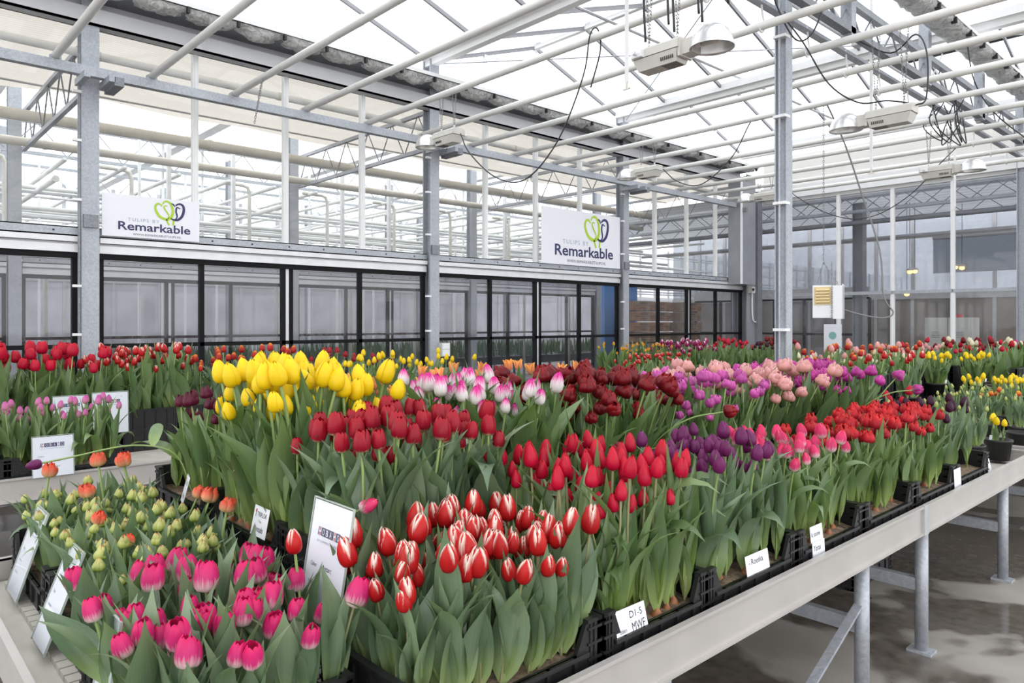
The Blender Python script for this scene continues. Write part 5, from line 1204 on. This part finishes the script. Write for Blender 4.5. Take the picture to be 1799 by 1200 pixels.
# ------------------------------------------------------------------ lamps, chains, cables
def chain_mb(p, q, m=None, link=.03, r=.0028):
    m = m or MB(); p = Vector(p); q = Vector(q); L = (q-p).length; n = max(1, int(L/(link*.8))); d = (q-p).normalized()
    a = d.cross(Vector((0,1,0)) if abs(d.y) < .9 else Vector((1,0,0))).normalized(); b = d.cross(a)
    for i in range(n):
        c = p.lerp(q, (i+.5)/n); s = a if i % 2 else b
        pts = [c + d*(link/2*math.cos(t)) + s*(link*.28*math.sin(t)) for t in [k*math.pi/3 for k in range(7)]]
        m.tube(pts, r, 4, False)
    return m
def lamp_parts():
    up = MB(); prof = [(-.09,0),(-.085,.055),(-.06,.075),(.06,.075),(.085,.055),(.09,0)]
    for x in (-.33, .06):
        for y, z in prof: up.v.append((x, y, z))
    n = len(prof)
    for i in range(n-1): up.f.append((i, i+1, n+i+1, n+i))
    up.f += [tuple(range(n))[::-1], tuple(range(n, 2*n)), (0, n, 2*n-1, n-1)]
    up.box((-.30,-.012,.075),(.03,.012,.085))
    lo = MB(); a = [(-.32,-.085,-.004),(.05,-.085,-.004),(.05,.085,-.004),(-.32,.085,-.004),(-.29,-.06,-.085),(.03,-.06,-.085),(.03,.06,-.085),(-.29,.06,-.085)]
    lo.v = a; lo.f = [(0,1,2,3),(7,6,5,4),(0,4,5,1),(1,5,6,2),(2,6,7,3),(3,7,4,0)]
    vs = MB()
    for i in range(9):
        x = -.1+i*.014; vs.box((x,-.05,-.0865),(x+.006,.05,-.0848))
    for i in range(7):
        x = -.09+i*.016
        for s in (-1,1): vs.box((x,s*.074-.003,-.06),(x+.007,s*.074+.003,-.035))
    nk = MB(); nk.box((.06,-.055,-.05),(.15,.055,.05)).box((.05,-.075,-.06),(.07,.075,.06))
    rf = MB(); rf.lathe([(.148,-.05),(.145,-.03),(.132,.02),(.105,.065),(.065,.095),(.02,.105),(0,.105)], 24, (.27,0,0))
    rf.lathe([(0,.1),(.02,.1),(.062,.09),(.1,.061),(.127,.018),(.14,-.03),(.143,-.05),(.148,-.05)], 24, (.27,0,0))
    bb = MB().tube([(.15,0,0),(.19,0,0)], .018, 10); gl = MB().tube([(.19,0,0),(.2,0,0),(.3,0,0),(.33,0,0)], [.012,.02,.02,.008], 10)
    pl = MB().box((-.31,-.12,-.0),(-.22,-.088,.05)).tube([(-.265,-.12,.025),(-.265,-.16,.025)], .016, 8)
    return [('upper_housing', up.mesh('upper_housing', M['lamp_grey'])), ('lower_housing', lo.mesh('lower_housing', M['lamp_grey'])), ('vent_slots', vs.mesh('vent_slots', M['lamp_dark'])), ('lamp_neck', nk.mesh('lamp_neck', M['lamp_grey'])), ('reflector', rf.mesh('reflector', M['reflector'], True)), ('lamp_socket', bb.mesh('lamp_socket', M['boxwhite'])), ('lamp_bulb', gl.mesh('lamp_bulb', M['bulb_glass'], True)), ('plug_box', pl.mesh('plug_box', M['boxwhite']))]
LP = lamp_parts()
PIPEZ = 3.995
lamps = [((-6.1, PY[6]), 3.53, math.pi, 'in front of the middle column'), ((-2.62, PY[5]), 3.30, 0, 'nearest the camera'), ((-2.35, PY[8]), 3.28, math.pi, 'right of the free-standing column'), ((-5.95, PY[10]), 3.6, math.pi, 'above the larger sign'), ((-2.75, PY[12]), 3.38, 0, 'at the upper right'), ((-6.0, PY[14]), 3.66, math.pi, 'in the far corner')]
for (x, y), z, rz, lab in lamps:
    t = thing('grow_lamp', 'grey grow lamp with dome reflector, ' + lab, 'lamp', (x,y,z), rz, 'hanging grow lamps')
    t.scale = (.9,)*3
    for n, me in LP: mk(n, me, t)
    for cx in (-.24, 0.0):
        c = MB(); 
        for s in (-.035, .035): chain_mb((cx, 0, .08), (cx+s, 0, (PIPEZ-z-.02)/.9), c)
        c.obj('chain', M['chain'], t)
        MB().box((cx-.012,-.003,.07),(cx+.012,.003,.12)).obj('hanging_lug', M['boxwhite'], t)
def cable(label, pts, r=.0065, m='cable', n=6, group=None):
    o = MB().tube(spline(pts, n), r, 6).obj('power_cable', M[m], None, True); return tag(o, label, 'cable', group)
cable('black cable looping from the lamp by the middle column up to a pipe', [(-5.78,PY[6],3.53),(-5.6,PY[6]-.03,3.3),(-5.2,PY[6]-.04,3.0),(-4.8,PY[6]-.03,2.92),(-4.4,PY[6]-.02,3.2),(-4.12,PY[6],3.7),(-4.0,PY[6]-.05,4.0),(-3.96,PY[6],4.06),(-3.97,PY[6]+.05,3.9),(-4.06,PY[6]+.03,3.6)])
cable('black cable sagging from the lamp above the larger sign', [(-5.6,PY[10],3.6),(-5.35,PY[10]-.03,3.4),(-5.0,PY[10]-.03,3.32),(-4.6,PY[10],3.6),(-4.35,PY[10],3.98),(-4.2,PY[10]+.04,4.03)])
cable('long black cable sagging between the far corner and the upper right lamp', [(-5.7,PY[14]-.04,3.95),(-5.3,PY[14]-.05,3.55),(-4.7,PY[14]-.05,3.2),(-4.2,PY[14]-.05,3.15),(-3.7,PY[14]-.03,3.4),(-3.3,PY[14]-.03,3.8),(-3.1,PY[14],4.0)])
cable('black cable hanging down beside the free-standing column', [(-2.9,5.4,4.5),(-2.83,5.45,4.2),(-2.76,5.55,3.95),(-2.7,5.62,3.86),(-2.62,5.68,3.92),(-2.55,5.75,4.15)])
for k, dx in enumerate((0,.22,.42)):
    cable('thick black cable looped over the pipe above the nearest lamp, %s from the left' % ordinal(k), [(-2.85+dx,PY[5]-.02,3.42),(-2.84+dx,PY[5]-.05,3.7),(-2.8+dx,PY[5]-.06,3.98),(-2.76+dx,PY[5],4.05),(-2.74+dx,PY[5]+.05,3.8),(-2.7+dx,PY[5]+.02,3.5)], .008)
cable('black cable curving from the girder to the lamp right of the column', [(-2.93,PY[8]-.5,4.2),(-2.8,PY[8]-.35,3.95),(-2.65,PY[8]-.2,3.6),(-2.45,PY[8]-.1,3.42),(-2.25,PY[8]-.05,3.4),(-2.1,PY[8],3.36)])
cable('black cable draped from the right end of that lamp up to the girder', [(-2.05,PY[8],3.33),(-1.98,PY[8]+.02,3.38),(-2.0,PY[8]+.1,3.75),(-2.15,PY[8]+.3,4.0),(-2.4,PY[8]+.45,3.95),(-2.75,PY[8]+.5,4.2)])
cable('thin black cable falling from the film toward the right edge', [(-2.5,9.2,4.75),(-2.45,9.3,4.3),(-2.3,9.5,3.95),(-2.0,9.7,3.6)])
rc = random.Random(9)
for k in range(6):
    x, y = -2.8+rc.uniform(-.15,.2), PY[12]+rc.uniform(-.2,.3)
    cable('tangled black cable above the upper right lamp', [(x,y,4.2),(x+rc.uniform(-.15,.15),y,3.95),(x+rc.uniform(-.2,.2),y+.05,3.75+rc.uniform(-.1,.1)),(x+rc.uniform(-.15,.15),y+.1,3.95),(x+.05,y+.1,4.15)], .007, group='tangled cables')
# white hangers
for k, (x, y, z0) in enumerate(((-3.14,3.98,3.22),(-2.8,7.32,3.05),(-3.3,11.6,3.2))):
    t = thing('ceiling_hanger', ('white flat hanger strip near the nearest lamp', 'white hanger strip beside the lamp right of the column', 'white hanger strip before the far glass wall')[k], 'hanger', (x,y,z0))
    MB().box((-.014,-.004,.05),(.014,.004,5.05-z0)).obj('strip', M['white'], t); MB().box((-.006,-.006,0),(.006,.006,.05)).box((-.03,-.005,.0),(.03,.005,.01)).obj('hook', M['cream'], t)
# chain loop on a pipe at the left
t = chain_mb((-6.85,PY[4],4.02),(-6.9,PY[4]-.06,3.55)); chain_mb((-6.9,PY[4]-.06,3.55),(-6.78,PY[4]-.02,4.0),t)
tag(t.obj('loose_chain', M['chain']), 'loose loop of chain hanging over a white pipe at the upper left', 'chain')
# hanging heater / sensor box
hb = thing('sensor_box', 'white hanging measuring box with a yellow louvre beside the column', 'sensor box', (-3.5, PY[10], 1.66), math.radians(20))
MB().box((-.10,-.13,0),(.10,.13,.35)).obj('box_body', M['boxwhite'], hb); MB().box((.10,-.14,-.01),(.2,.14,.345)).box((.19,-.14,-.01),(.2,.14,.36)).obj('fan_housing', M['boxwhite'], hb)
lv = MB().box((-.085,-.138,.14),(.085,-.13,.33)).obj('louvre_frame', M['beige'], hb)
for q in range(5):
    z = .16+q*.032; b = MB(); b.v = [(-.068,-.138,z+.026),(.068,-.138,z+.026),(.068,-.152,z+.004),(-.068,-.152,z+.004),(-.068,-.138,z),(.068,-.138,z)]; b.f = [(0,1,2,3),(3,2,5,4)]
    b.obj('louvre_slat', M['beige'], lv)
    MB().box((-.066,-.1395,z-.003),(.066,-.138,z+.004)).obj('louvre_gap', M['lamp_dark'], lv)
c = chain_mb((-.07,0,.35),(0,0,.6)); chain_mb((.15,0,.35),(0,0,.6),c); chain_mb((0,0,.6),(0,0,2.32),c); chain_mb((.09,-.15,.6),(.09,-.15,-.02),c)
c.obj('chain', M['chain'], hb)
cable('grey cable hanging from the roof in a long curve to the white sensor box', [(-3.5,PY[10]+.03,4.04),(-3.42,8.2,3.6),(-3.3,8.4,3.0),(-3.14,8.45,2.4),(-3.1,8.45,1.9),(-3.02,8.5,1.72),(-3.1,8.42,1.66),(-3.28,8.25,1.7),(-3.42,8.12,1.76)], .009, 'cable_grey')
